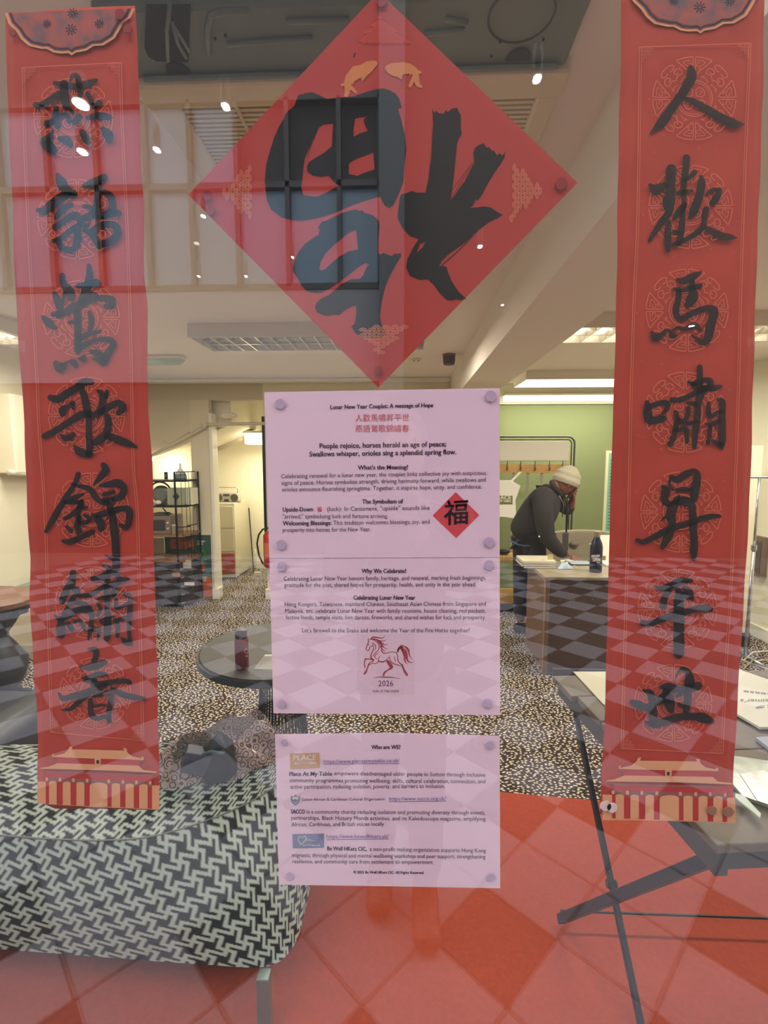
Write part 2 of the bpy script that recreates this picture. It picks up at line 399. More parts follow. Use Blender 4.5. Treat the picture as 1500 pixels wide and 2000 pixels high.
def edge_at(E, y):
    for (x0, y0), (x1, y1) in zip(E, E[1:]):
        if y0 <= y <= y1: return x0 + (x1 - x0) * (y - y0) / (y1 - y0)
    return E[0][0] if y < E[0][1] else E[-1][0]
LL = [(8, 28), (12, 130), (15, 255), (20, 330), (26, 480), (28, 560), (33, 640), (40, 745), (47, 830), (48, 900), (52, 1000), (58, 1090), (56, 1160), (62, 1250), (64, 1330), (71, 1370), (73, 1450), (71, 1500), (73, 1558)]
LR = [(262, 15), (266, 60), (270, 150), (274, 300), (280, 400), (281, 540), (287, 600), (288, 800), (297, 900), (300, 1100), (306, 1300), (310, 1500), (310, 1583)]
RL = [(1214, -14), (1214, 100), (1210, 240), (1207, 400), (1206, 520), (1203, 650), (1200, 760), (1196, 870), (1192, 1000), (1190, 1100), (1186, 1250), (1183, 1360), (1180, 1450), (1175, 1520), (1172, 1590)]
RR = [(1499, -14), (1499, 0), (1497, 150), (1492, 300), (1484, 500), (1480, 640), (1475, 800), (1472, 930), (1465, 1060), (1458, 1180), (1450, 1300), (1443, 1420), (1437, 1530), (1436, 1608)]

def banner(name, label, Lf, Rt, y0, y1, bottom):
    root = thing(name, onY((Lf[0][0] + Rt[0][0]) / 2, Lf[-1][1], YP), label, 'banner')
    ys = [y0 + (y1 - y0) * i / 90 for i in range(91)]
    mb = MB(); nx = 14
    def sh(i, y):
        a, b = edge_at(Lf, y), edge_at(Rt, y); return a + (b - a) * i / nx
    vs = []; 
    for y in ys:
        for i in range(nx + 1):
            x = sh(i, y); yy = y
            if y == y1: yy = bottom(x)
            if y == y0: yy = y0 - (x - Lf[0][0]) * .05 + 0
            rip = .0007 * sin(y * .035 + i * .4) + (.004 * max(0, (i / nx - .9) * 10) ** 2 if 'right' in label else 0)
            p = onY(x, yy, YP + .0004); p.y += .0012 + rip; vs.append(p)
    fs = [(r * (nx + 1) + c, r * (nx + 1) + c + 1, (r + 1) * (nx + 1) + c + 1, (r + 1) * (nx + 1) + c) for r in range(90) for c in range(nx)]
    b = MB(); b.flat = True; b.add(vs, fs); o = b.build('paper', red_m, root, smooth=True)
    so = o.modifiers.new('s', 'SOLIDIFY'); so.thickness = .0002; so.offset = 1
    return root

# glyph strokes, traced with a brush: (origin, scale, [[(x, y, width)...]...])
GL = [
 ((50, 130), 7.5, [[(430,240,60),(560,270,110),(760,290,90),(900,250,110),(1030,200,60)],[(560,250,120),(570,450,130),(600,590,110)],
  [(650,230,30),(690,130,60),(760,150,80),(790,280,80),(800,430,70)],[(150,560,90),(230,570,110),(340,500,100),(480,410,110)],
  [(900,400,60),(950,470,80),(980,560,60)],[(990,600,60),(1080,530,90)],[(310,840,100),(420,790,90),(520,710,60),(600,700,60),(640,790,90)],
  [(450,610,80),(440,750,120),(470,860,110)],[(720,810,90),(780,740,110)],[(910,750,70),(1060,720,110),(1220,740,90)],[(660,630,50),(690,670,60)],
  [(405,930,20),(340,1040,110),(250,1100,100),(340,1170,170),(410,1230,120)],[(490,1050,60),(600,1080,130),(660,1150,80)],[(830,960,90),(880,1050,120),(910,1110,80)],[(1140,920,90),(1210,1000,150),(1230,1080,90)]]),
 ((60, 325), 7.5, [[(400,130,70),(450,230,150),(500,320,140),(660,400,60)],[(110,640,70),(200,650,130),(330,540,130),(480,430,120),(640,430,60)],
  [(380,740,80),(470,620,110),(600,560,60)],[(360,890,90),(480,800,90),(620,720,110),(700,700,60)],[(320,1090,50),(430,1060,80),(560,960,90),(640,880,60)],
  [(420,1060,80),(440,1180,90),(600,1220,100),(680,1100,110),(690,880,110)],[(790,280,80),(900,250,130),(1080,160,110)],[(990,250,100),(980,420,100),(960,640,110),(970,740,100)],
  [(780,580,60),(870,600,70),(920,690,110),(720,790,90),(790,870,80),(860,840,40)],[(1050,360,60),(1160,430,110),(1200,560,110),(1170,680,150)],[(1000,740,60),(1150,690,130),(1290,690,90)],
  [(990,480,60),(1000,640,70)],[(800,930,70),(900,1000,100),(960,1100,100),(990,1180,60)],[(900,930,80),(1060,850,100),(1220,860,110),(1280,960,110),(1190,1080,120),(1010,1150,100)]]),
 ((60, 510), 7.5, [[(460,210,90),(480,330,100),(560,440,150),(600,550,90)],[(350,480,80),(390,580,110),(430,680,110),(440,760,100),(330,780,80)],
  [(500,470,60),(470,600,60)],[(850,70,70),(860,200,100),(840,320,120),(800,450,130),(740,600,110)],[(690,360,70),(830,340,100),(960,320,120)],
  [(400,790,90),(500,760,90),(600,690,130),(760,620,120),(900,560,100),(1060,540,90),(1190,570,110),(1180,650,110),(1090,660,70)],[(880,470,60),(980,520,70)],
  [(180,820,60),(270,910,130),(360,980,60)],[(680,760,110),(690,900,110),(690,1100,110),(690,1300,120)],[(860,750,60),(890,870,90),(870,1000,80)],[(560,900,50),(700,860,60)],
  [(720,1130,100),(870,1060,80),(1020,1030,50)],[(720,1260,120),(850,1200,80),(1000,1150,70),(1150,1150,90),(1210,1220,100),(1130,1350,110),(1070,1470,120),(1000,1440,90),(900,1430,20)],
  [(880,1330,60),(980,1350,100),(1070,1400,80)],[(370,1500,90),(440,1560,150),(540,1480,40),(620,1480,100),(660,1530,80)],[(700,1420,30),(770,1430,110)]]),
 ((70, 730), 7.1429, [[(200,330,80),(310,350,110),(440,270,110),(560,200,100),(660,120,110),(770,110,80)],[(640,220,80),(680,330,100),(710,480,110),(740,640,90),(740,850,90),(750,1000,100),(740,1130,90)],
  [(370,560,80),(380,500,110),(450,450,50),(520,400,60),(520,480,50)],[(120,870,80),(260,800,90),(450,680,90),(620,580,110),(760,540,60)],[(350,850,30),(420,900,90),(520,850,80)],
  [(540,1010,40),(600,1080,110),(680,1110,110),(760,1120,80)],[(870,240,50),(930,300,90),(920,420,100),(880,540,110),(770,590,60)],[(990,250,60),(980,330,60)],
  [(900,540,90),(1040,450,90),(1160,410,100),(1220,480,100),(1150,550,70)],[(1000,600,90),(1010,700,100),(980,830,110),(890,920,120),(800,970,70)],[(1000,860,100),(1150,920,110),(1280,970,100),(1400,1020,40)]]),
 ((70, 890), 7.1429, [[(590,260,80),(540,400,70),(430,560,80),(330,730,90),(230,900,90),(140,1060,50)],[(500,400,30),(640,430,60),(760,470,80),(830,570,90),(900,640,70),(980,650,100)],
  [(480,600,60),(560,570,70),(660,540,40)],[(400,650,60),(520,640,70),(640,660,60)],[(640,640,70),(600,740,90),(500,820,70),(400,880,50)],[(600,720,70),(720,720,30)],
  [(590,820,60),(600,890,60)],[(680,830,50),(750,880,70),(700,930,60),(600,930,60)],[(600,870,80),(580,980,100),(600,1060,80)],[(430,990,50),(490,1050,70)],
  [(380,1190,50),(480,1200,90),(640,1130,80),(790,1060,80)],[(940,130,80),(970,200,110),(900,300,90),(800,410,20)],[(900,420,40),(1020,400,90),(1150,380,110),(1230,460,100),(1180,570,100),(1090,600,80)],
  [(950,540,60),(1080,510,60)],[(960,620,80),(1060,620,90)],[(1030,700,90),(1070,850,100),(1090,1000,120),(1110,1200,110),(1120,1400,110),(1120,1560,110)],[(800,830,60),(900,930,120),(910,1020,90)],
  [(850,830,70),(1000,790,100),(1200,740,80),(1300,760,100),(1300,900,90),(1260,1000,80),(1180,960,40)],[(970,1390,20),(1060,1430,60)]]),
 ((80, 1085), 7.5, [[(470,250,90),(450,380,110),(370,520,110),(310,660,110)],[(460,480,60),(540,520,80),(460,640,80),(400,760,80),(330,860,70)],[(560,590,60),(700,580,70),(850,500,70),(940,440,60)],
  [(200,880,30),(280,930,80),(400,890,80),(520,800,90),(650,790,100),(740,830,90),(740,950,70),(720,1100,80),(690,1240,20)],[(510,690,70),(600,700,80),(720,770,60)],[(290,950,90),(290,1060,140),(290,1160,120)],
  [(400,1000,70),(450,1080,90)],[(500,970,60),(560,950,50),(610,1020,70),(640,1080,60)],[(920,150,50),(990,180,70),(980,300,80),(960,460,80),(950,600,80)],[(760,340,80),(850,340,100),(960,270,90),(1090,250,80),(1160,350,80),(1270,350,60)],
  [(940,440,80),(1060,410,80),(1140,400,80)],[(1000,440,60),(1080,450,90),(1060,560,80)],[(830,640,40),(960,600,70),(1080,570,70)],[(970,620,80),(970,780,80),(980,950,100),(970,1100,110),(970,1220,90)],
  [(830,700,50),(870,780,55),(830,880,50)],[(860,960,40),(960,920,50),(1060,890,40)],[(740,1090,60),(850,1080,60),(840,1180,50),(830,1240,30)],[(900,990,60),(990,1000,90)],[(1100,650,60),(1110,760,70),(1200,740,50),(1280,700,60)],
  [(1240,570,70),(1300,600,70),(1300,760,80),(1290,950,80),(1290,1130,60),(1310,1280,60)],[(1080,960,60),(1200,920,60),(1280,900,50)],[(1120,1000,70),(1120,1180,60)],[(1170,1200,20),(1240,1260,100),(1310,1290,70)]]),
 ((90, 1250), 7.5, [[(620,130,40),(720,140,80),(730,230,80),(700,310,80)],[(510,390,40),(620,400,100),(750,370,110),(860,330,80)],[(530,560,30),(650,540,80),(760,500,80),(870,500,60)],[(570,600,50),(720,590,60)],
  [(690,640,90),(800,650,100),(1000,610,80),(1160,600,80),(1230,620,60)],[(190,780,30),(250,860,80),(400,820,90),(560,780,100),(700,730,110),(860,660,80)],[(230,1020,20),(360,1010,60),(480,900,80),(600,800,90)],
  [(970,720,70),(1100,790,90),(1250,830,90),(1430,860,60)],[(650,880,70),(650,1000,80),(670,1100,90),(750,1150,70),(880,1120,60),(930,1190,60)],[(690,830,40),(800,800,60),(930,780,80),(950,900,90),(920,1050,80),(920,1200,60)],[(680,970,40),(870,950,40)]]),
 ((1260, 120), 7.5, [[(670,110,110),(680,220,150),(600,380,140),(480,560,130),(350,740,130),(230,910,140),(80,1050,20)],[(560,540,60),(700,580,90),(900,700,120),(1100,820,130),(1300,910,140),(1450,920,20)]]),
 ((1250, 295), 7.5, [[(460,270,160),(450,420,140),(450,600,140),(420,760,190),(420,900,110),(320,1040,100),(220,1180,80),(140,1310,50)],[(150,500,60),(230,560,160),(350,510,110)],[(680,100,110),(670,280,100),(640,450,90),(640,620,80),(650,760,60)],
  [(800,310,80),(740,370,70),(660,420,70)],[(560,620,70),(640,600,80),(760,580,50)],[(650,780,80),(610,850,110),(540,930,90),(490,1000,40)],[(420,1050,80),(410,1200,100),(410,1380,100),(410,1460,60)],[(640,800,70),(620,950,80),(610,1120,100),(590,1260,90),(560,1340,90),(490,1370,60)],
  [(500,1180,60),(580,1200,60)],[(560,1350,70),(700,1280,70),(850,1180,90),(930,1080,80),(950,940,90),(970,850,90)],[(960,650,30),(1050,580,70),(1170,570,60),(1120,680,110),(1060,770,90)],[(900,380,60),(900,480,120),(870,640,120),(820,800,130),(770,910,120),(730,970,60)],[(930,1110,60),(1060,1180,100),(1200,1250,120),(1320,1260,90),(1420,1270,15)]]),
 ((1250, 510), 7.5, [[(550,270,50),(640,290,100),(760,230,110),(890,160,40)],[(760,300,90),(760,400,110),(780,500,150),(730,600,150),(700,640,100)],[(500,410,50),(600,430,60),(740,400,80),(880,360,80)],[(570,420,90),(560,560,90),(530,700,90),(540,800,90),(610,840,90),(750,770,90),(900,710,90),(1040,690,100),(1090,750,120),(1040,920,140),(1010,1080,130),(960,1180,100),(880,1170,80),(760,1090,30)],
  [(170,1040,40),(230,1110,130),(320,1080,80),(370,1020,50),(430,1020,50),(480,1090,90),(540,1090,30)],[(480,1010,30),(560,980,60),(660,990,60),(800,940,90),(880,1000,60)]]),
 ((1240, 700), 7.5, [[(180,650,80),(190,780,130),(210,900,120),(330,900,110),(430,880,80),(360,840,40)],[(240,700,80),(380,650,80),(470,660,90),(470,740,70),(390,820,30)],[(950,130,90),(950,300,90),(920,400,120),(780,340,30)],[(860,380,80),(1000,320,80),(1110,330,80),(1120,430,100),(1260,410,50)],
  [(1010,430,80),(1100,440,80)],[(540,610,80),(680,600,80),(840,530,80),(950,470,100),(1040,440,100)],[(970,490,130),(940,600,110),(920,720,100),(910,880,110),(890,1050,100),(870,1300,70)],[(780,650,50),(900,670,70)],[(600,790,70),(620,900,80),(590,1040,80),(570,1150,80),(520,1260,80)],
  [(620,880,60),(700,930,70),(770,840,70),(780,740,80)],[(640,930,50),(800,950,60),(900,930,60)],[(600,1060,70),(740,1030,70),(760,1140,70),(760,1230,50)],[(1080,660,60),(1080,800,80),(1120,850,70),(1210,790,50),(1280,780,50)],[(1220,600,50),(1280,640,100),(1280,800,100),(1280,1000,110),(1280,1200,110),(1270,1310,60)],
  [(1040,960,30),(1140,960,70),(1240,920,70)],[(1100,1000,70),(1090,1150,70),(1070,1230,70)],[(1140,1210,50),(1240,1260,100)]]),
 ((1230, 900), 7.5, [[(610,240,70),(700,270,110),(820,200,110),(940,150,80),(990,220,110),(960,400,140),(940,560,110)],[(600,260,30),(580,340,40),(630,420,50)],[(490,380,60),(530,440,130),(510,560,110),(570,630,90),(650,610,60)],[(690,430,60),(800,420,80),(900,430,60)],
  [(720,520,50),(680,590,110),(800,590,140),(900,640,120),(920,760,110),(930,950,120),(940,1150,110),(940,1330,120),(940,1440,60)],[(650,640,130),(600,780,150),(620,900,120),(600,1000,120),(560,1120,130),(480,1260,80)],[(440,890,10),(540,810,50)],[(110,1160,60),(200,1190,80),(350,1120,90),(520,1030,100),(700,960,90),(900,900,90),(1080,840,90),(1220,810,80),(1320,810,50)]]),
 ((1230, 1110), 7.5, [[(370,260,30),(460,290,80),(600,260,110),(740,190,110),(900,180,60)],[(570,330,90),(510,430,100),(490,560,110)],[(690,320,60),(720,340,90),(720,500,150),(720,700,160),(720,900,160),(720,1100,160),(720,1250,150)],[(800,290,60),(870,340,90),(900,420,90),(920,460,40)],[(780,380,90),(870,420,70)],
  [(190,800,90),(300,810,90),(480,740,100),(660,680,100),(850,630,90),(1000,590,100),(1130,590,120),(1180,600,90)]]),
 ((1220, 1290), 7.5, [[(110,610,80),(200,650,130),(330,690,110),(450,620,110),(600,540,170),(660,560,150)],[(540,390,60),(640,390,130),(780,430,110),(900,420,130),(1080,370,120)],[(280,440,40),(370,480,110),(400,580,110),(410,740,130),(420,900,130)],[(600,450,100),(650,600,170),(680,720,110)],
  [(730,360,10),(745,260,10),(790,170,30),(850,130,80),(930,170,90),(950,300,150),(930,460,120),(920,620,110),(900,730,100)],[(760,520,50),(820,500,50)],[(790,640,50),(860,680,60)],[(310,900,40),(430,940,110),(600,890,120),(800,830,110),(1000,820,110),(1150,840,150),(1280,890,80)]]),
]
MED = [(143,230,78),(151,428,78),(159,622,75),(169,811,75),(179,996,73),(179,1177,71),(186,1354,70),
       (1356,192,82),(1349,404,82),(1342,606,81),(1338,805,79),(1330,1000,79),(1323,1189,78),(1315,1373,76)]
def medallion(pr, cx, cy, r, dz=0):
    lw = 1.5
    def line(pts, w=lw): pr.stroke([(cx + x * r, cy + y * r, w) for x, y in pts], k=3, cap=False, dz=dz)
    def rot(pts, a): return [(x * cos(a) - y * sin(a), x * sin(a) + y * cos(a)) for x, y in pts]
    line([(cos(a) * .43, sin(a) * .43) for a in [2 * pi * i / 24 for i in range(25)]]); line([(cos(a) * .38, sin(a) * .38) for a in [2 * pi * i / 24 for i in range(25)]], 1)
    for q in range(4):
        a = pi / 2 * q
        # fan: arc segment pair on each axis with key fret inside
        for sg in (-1, 1):
            arc = [(sin(sg * t) * .99, -cos(t) * .99) for t in (.03, .12, .22, .32, .44)]
            line(rot(arc + [(sg * .36, -.84), (sg * .22, -.72), (sg * .10, -.62), (sg * .03, -.60), (sg * .03, -.97)], a))
            line(rot([(sg * .07, -.90), (sg * .26, -.87), (sg * .18, -.78), (sg * .07, -.76), (sg * .07, -.84), (sg * .15, -.83)], a), 1.2)
            line(rot([(sg * .09, -.68), (sg * .16, -.70), (sg * .12, -.74)], a), 1.2)
        # cloud scroll on each diagonal
        b = a + pi / 4
        for sg in (-1, 1):
            line(rot([(0, -.60), (sg * .10, -.66), (sg * .22, -.62), (sg * .26, -.72), (sg * .18, -.80), (sg * .08, -.76), (sg * .10, -.70), (sg * .16, -.71)], b))
            line(rot([(0, -.98), (sg * .12, -.97), (sg * .20, -.90), (sg * .12, -.84), (sg * .03, -.86)], b))
            line(rot([(sg * .04, -.50), (sg * .16, -.52), (sg * .24, -.47), (sg * .20, -.56)], b), 1.2)
    for q in range(4):
        a = pi / 2 * q + pi / 4; line(rot([(0, -.08), (.10, -.16), (.10, -.26), (0, -.30), (-.10, -.26), (-.10, -.16), (0, -.08)], a), 1.3)
        line(rot([(0, -.16), (.04, -.21), (0, -.25), (-.03, -.21)], a), 1)
def couplet_print(root, side):
    Lf, Rt = (LL, LR) if side == 0 else (RL, RR)
    g = Print(YP - .0003)
    for cx, cy, r in MED[side * 7:side * 7 + 7]: medallion(g, cx, cy, r)
    if side == 0: la = [(43, 132), (44, 165), (47, 300), (57, 520), (68, 700), (75, 850), (86, 1000), (92, 1200), (99, 1430)]; ra = [(237, 122), (238, 160), (241, 260), (250, 440), (257, 650), (262, 900), (270, 1000), (275, 1200), (281, 1447)]
    else: la = [(1249, 92), (1246, 300), (1243, 450), (1236, 600), (1230, 800), (1226, 1000), (1220, 1200), (1213, 1462)]; ra = [(1467, 84), (1458, 300), (1450, 520), (1443, 800), (1432, 1100), (1420, 1300), (1412, 1472)]
    for e, sg in ((la, 1), (ra, -1)):
        g.stroke([(x, y, 1.4) for x, y in e], cap=False, k=4); g.stroke([(x + 4 * sg, y, 1.0) for x, y in e[:]], cap=False, k=4)
    for a, b in ((la[0], ra[0]), (la[-1], ra[-1])): g.stroke([(a[0], a[1], 1.4), (b[0], b[1], 1.4)], cap=False, k=1)
    for (x, y), sx, sy in ((la[0], 1, 1), (ra[0], -1, 1), (la[-1], 1, -1), (ra[-1], -1, -1)):      # corner frets
        for i in range(4):
            for j in range(4 - i):
                x0, y0 = x + sx * (2 + i * 6), y + sy * (2 + j * 7); p = [(x0, y0), (x0 + sx * 5, y0), (x0 + sx * 5, y0 + sy * 5.5), (x0 + sx * 1.5, y0 + sy * 5.5), (x0 + sx * 1.5, y0 + sy * 2.5)]
                g.stroke([(u, v, .9) for u, v in p], cap=False, k=1)
    for _ in range(150):                                                    # flecks of gold
        y = random.uniform(110, 1440); x = random.uniform(edge_at(la, y) + 6, edge_at(ra, y) - 6)
        a = random.uniform(0, pi); l = random.uniform(1, 3); g.stroke([(x, y, 1.1), (x + cos(a) * l, y + sin(a) * l, .9)], cap=False, k=1)
    g.build('gold_pattern', gold_m, root)
    for org, sc, st in GL[side * 7:side * 7 + 7]:
        k = Print(YP - .0006)
        for s_ in st: k.stroke(s_, org, sc, rough=.05)
        k.build('ink_character', ink_m, root)
    # scalloped head
    sc = [(50,160),(90,250),(170,330),(220,410),(300,480),(430,510),(490,510),(560,550),(640,560),(720,555),(750,580),(790,550),(900,530),(980,480),(1080,475),(1200,400),(1260,300),(1290,240),(1370,180),(1410,100)]
    def hm(x, y):
        x, y = x / 5.357, y / 5.357
        return (x, y) if side == 0 else (1218 + x * 1.07, y * 1.02 - 45)
    top = 118
    def lay(f, m, nm, dz, fy=None):
        c = (740, 20); pts = [(c[0] + (x - c[0]) * f, c[1] + (y - c[1]) * f) for x, y in sc]
        pts = [(x, max(y, 118 - (x - 100) * .035)) for x, y in pts]
        P = [hm(*p) for p in pts]; P[0] = hm(pts[0][0], 135); P[-1] = hm(pts[-1][0], 88)
        q = Print(YP - dz); q.poly(P); q.build(nm, m, root)
    lay(1.0, tan_m, 'scallop_border', .0003); lay(.955, rose_m, 'scallop_border', .0005); lay(.935, navy_m, 'scallop_border', .0007); lay(.895, rose_m, 'scallop_border', .0009)
    lay(.88, mat('scallop_field', (186, 82, 70), .7, noise=.7, nscale=55, c2=(104, 84, 90), spec=.2), 'scallop_field', .0011)
    for cx, cy, r in ((745, 310, 55), (490, 250, 40), (1040, 250, 45), (760, 140, 50)):
        q = Print(YP - .0013)
        for i in range(9): a = i * .7; q.stroke([(*hm(cx + cos(a) * r * .25, cy + sin(a) * r * .25), 1.5), (*hm(cx + cos(a) * r, cy + sin(a) * r), 2.6)], k=1)
        q.build('scallop_flower', navy_m, root)
    # gate tower print
    O, s_ = (60, 1440), 5.769
    def gm(x, y):
        if side == 0: return (x, y)
        return (1184 + (x - 79) * 1.085, 1484 + (y - 1461) * 1.045 - (x - 79) * .012)
    def P(Y, loops, nm, m): q = Print(Y, gm); [q.poly(l, O, s_) for l in loops]; q.build(nm, m, root)
    P(YP - .0003, [[(72, 495), (1450, 545), (1450, 818), (700, 785), (72, 748 if side == 0 else 770)]], 'tower_base', tan_m)
    P(YP - .0005, [[(170, 462), (1365, 515), (1365, 806), (170, 752)], [(185, 370), (1370, 420), (1370, 520), (185, 465)], [(290, 232), (1232, 256), (1228, 315), (290, 298)]], 'tower_wall', wallred_m)
    P(YP - .0007, [[(190, 380), (1368, 425), (1368, 440), (190, 400)], [(185, 452), (1365, 505), (1365, 560), (185, 500)], [(115, 352), (185, 392), (185, 375)], [(1370, 435), (1412, 408), (1360, 405)], [(240, 228), (290, 262), (290, 235)], [(1225, 298), (1270, 258), (1225, 250)]], 'tower_eaves', eave_m)
    ar = []
    for c, hw in ((250, 44), (405, 44), (560, 45), (765, 100), (960, 48), (1115, 47), (1270, 48)):
        t = 492 + (c - 250) * .034; bt = 752 + (c - 170) * .045; hh = 22 if hw < 60 else 34
        ar.append([(c - hw, bt), (c - hw, t + hh)] + [(c - hw * cos(pi * i / 8), t + hh - hh * sin(pi * i / 8)) for i in range(1, 8)] + [(c + hw, t + hh), (c + hw, bt)])
    ar += [[(x - 14, 452 + (x - 180) * .035), (x + 14, 453 + (x - 180) * .035), (x + 14, 492 + (x - 180) * .035), (x - 14, 491 + (x - 180) * .035)] for x in (180, 330, 480, 635, 880, 1040, 1190, 1345)]
    ar += [[(720, 240), (790, 242), (788, 305), (722, 303)],
           [(300,292),(1215,318),(1270,368),(1420,388),(1415,402),(900,375),(110,355),(108,345),(200,332)],
           [(250,212),(370,185),(425,140),(440,105),(472,98),(462,135),(700,140),(1055,150),(1038,118),(1078,125),(1090,172),(1145,215),(1248,237),(1248,212),(1276,230),(1272,258),(1100,250),(700,240),(400,230),(240,220),(245,190),(268,182)]]
    P(YP - .0009, ar, 'tower_arches_and_roofs', tan_m)
    P(YP - .0011, [[(740, 258), (770, 259), (769, 298), (741, 297)]], 'tower_plaque', navy_m)
def putty(root, pts, m, Y, nm='adhesive_putty'):
    for x, y, r in pts:
        c = onY(x, y, Y); rr = r / F_PX * .64
        b = MB(); n = 14; ring = [(cos(2 * pi * i / n) * rr * random.uniform(.88, 1.1), sin(2 * pi * i / n) * rr * random.uniform(.88, 1.1)) for i in range(n)]
        b.prism([c + Vector((u, 0, v)) for u, v in ring], (0, .0012, 0)); b.build(nm, m, root)

bl = banner('couplet_banner', 'long red couplet banner with wavy edges at the left side of the window', LL, LR, 22, 1570, lambda x: 1558 + 22 * min(1, max(0, (x - 73) / 25)) + (x - 100) * .016)
couplet_print(bl, 0); putty(bl, [(24, 63, 7), (249, 55, 8), (233, 27, 9)], putty_d, .0026)
br = banner('couplet_banner', 'long red couplet banner hanging at the right of the window, its right edge curled back', RL, RR, -14, 1598, lambda x: 1590 + 10 * min(1, (x - 1172) / 20) + (x - 1190) * .03)
couplet_print(br, 1); putty(br, [(1391, 1584, 10), (1423, 1586, 11)], mat('brown_putty', (150, 96, 74), .8), .0026)
putty(br, [(1183, 1575, 11), (1196, 1578, 11)], mat('white_putty', (226, 190, 188), .8), .0026)

# ------------------------------------------------------------------ fortune diamond
dm = thing('fortune_diamond', onY(739, 757, YP), 'large red paper diamond with an upside-down black brush character and two fish', 'poster')
b = MB(); cs = [(740, -16), (1128, 357), (739, 757), (368, 380)]; b.prism([onY(x, y, YP) for x, y in cs], (0, .0003, 0)); b.build('paper', mat('diamond_paper', (174, 55, 50), .7, spec=.2), dm)
k = Print(YP - .0004)
A = (500, 160); sA = 4.6875
k.poly([[(380,140),(388,112),(396,128),(410,102),(418,120),(450,100),(520,95),(600,130),(650,155),(800,140),(900,130),(1000,95),(1100,65),(1170,60),(1230,78),(1280,110),(1310,150),(1335,235),(1298,245),(1330,350),(1362,480),(1376,620),(1358,760),(1348,920),(1300,1040),(1262,1120),(1225,1155),(1180,1130),(1155,1085),(1135,1045),(1000,1085),(880,1125),(740,1190),(600,1235),(440,1268),(330,1265),(230,1235),(140,1170),(98,1080),(80,900),(95,750),(130,620),(170,500),(215,400),(258,330),(268,290),(300,260),(350,220)],
        [(620,385),(706,378),(694,590),(620,650),(520,710),(480,740),(465,775),(470,815),(520,858),(600,866),(668,855),(700,900),(735,932),(770,945),(700,980),(640,1015),(560,1050),(490,1045),(432,1035),(415,960),(430,820),(445,700),(480,620),(520,530),(560,440),(585,405)],
        [(908,335),(960,320),(1018,315),(985,345),(990,375),(1025,448),(950,470),(895,502),(892,440)],
        [(850,742),(920,700),(1000,672),(1075,638),(1085,800),(1030,818),(980,835),(930,860),(850,842)]], A, sA)
k.poly([[(370,340),(352,320),(368,290),(400,245),(440,238),(500,210),(620,150),(700,125),(790,108),(805,125),(855,120),(870,145),(960,170),(1010,205),(1040,250),(1046,300),(1030,450),(1030,600),(1060,620),(1080,598),(1120,612),(1180,635),(1230,600),(1240,615),(1285,600),(1285,640),(1240,710),(1200,790),(1160,860),(1110,980),(1070,1150),(1050,1300),(1060,1390),(1120,1500),(1090,1540),(1020,1560),(960,1562),(830,1540),(770,1500),(728,1430),(760,1400),(770,1370),(785,1270),(778,1190),(730,1205),(650,1245),(600,1295),(530,1295),(450,1308),(400,1295),(345,1272),(318,1210),(340,1160),(380,1120),(480,1070),(620,950),(720,897),(830,890),(862,850),(900,760),(930,732),(890,710),(840,735),(780,780),(600,920),(470,1010),(380,1048),(290,1045),(230,1033),(170,970),(130,890),(70,810),(68,760),(85,690),(130,590),(200,500),(330,408),(355,405)],
        [(782,335),(802,560),(700,580),(590,640),(480,740),(430,785),(395,797),(365,785),(380,700),(440,600),(540,500),(640,420),(700,370)]], (560, 390), 5.769)
C = (760, 190); sC = 4.878
k.poly([[(412,110),(432,148),(450,125),(470,150),(520,155),(540,120),(560,140),(600,105),(650,100),(665,140),(682,170),(685,300),(692,350),(665,390),(648,430),(635,560),(622,700),(602,880),(590,960),(585,985),(625,935),(660,880),(720,800),(770,700),(812,620),(802,530),(820,480),(850,455),(900,438),(930,480),(955,475),(975,505),(1000,510),(1030,555),(1050,530),(1080,555),(1108,515),(1098,575),(1060,640),(1010,710),(940,820),(890,920),(845,985),(828,970),(800,1030),(770,1055),(900,1040),(970,1048),(1020,1085),(1082,1120),(1030,1150),(950,1190),(870,1250),(740,1370),(660,1430),(560,1500),(500,1560),(478,1608),(515,1605),(548,1620),(570,1690),(600,1760),(660,1850),(735,1920),(680,1932),(640,1922),(600,1935),(548,1930),(480,1860),(430,1790),(370,1732),(290,1738),(200,1700),(160,1620),(175,1540),(230,1430),(282,1350),(200,1322),(130,1250),(82,1150),(90,1050),(105,940),(120,922),(160,915),(222,890),(260,908),(348,908),(380,750),(402,600),(408,400),(420,250)],
        [(292,1400),(345,1375),(320,1430),(262,1482)]], C, sC)
for l in ([(590,380,4),(520,540,5),(470,700,4)],[(560,390,3),(490,540,4),(440,660,3)],[(545,395,3),(450,600,3),(390,760,2)]): k.stroke(l, A, sA, cap=False)
for l in ([(590,980,5),(690,800,4),(810,610,3)],[(600,890,3),(700,750,4),(790,620,3)],[(500,1600,8),(640,1480,8),(800,1320,4)],[(380,740,5),(392,650,5),(398,560,4)]): k.stroke(l, C, sC, cap=False)
k.stroke([(692, 108, 2), (694, 103, 2.4), (691, 111, 2)], k=1)
k.build('ink_character', ink_solid, dm)
g = Print(YP - .0006)
O = (640, 100); s6 = 6.818
g.poly([(665,160),(655,132),(600,125),(520,135),(440,180),(340,200),(290,260),(240,330),(215,420),(175,440),(172,470),(220,462),(225,530),(220,605),(270,610),(290,560),(302,510),(345,545),(388,572),(385,530),(340,480),(308,440),(340,440),(355,402),(440,350),(462,408),(505,345),(520,330),(600,260),(650,195)], O, s6)
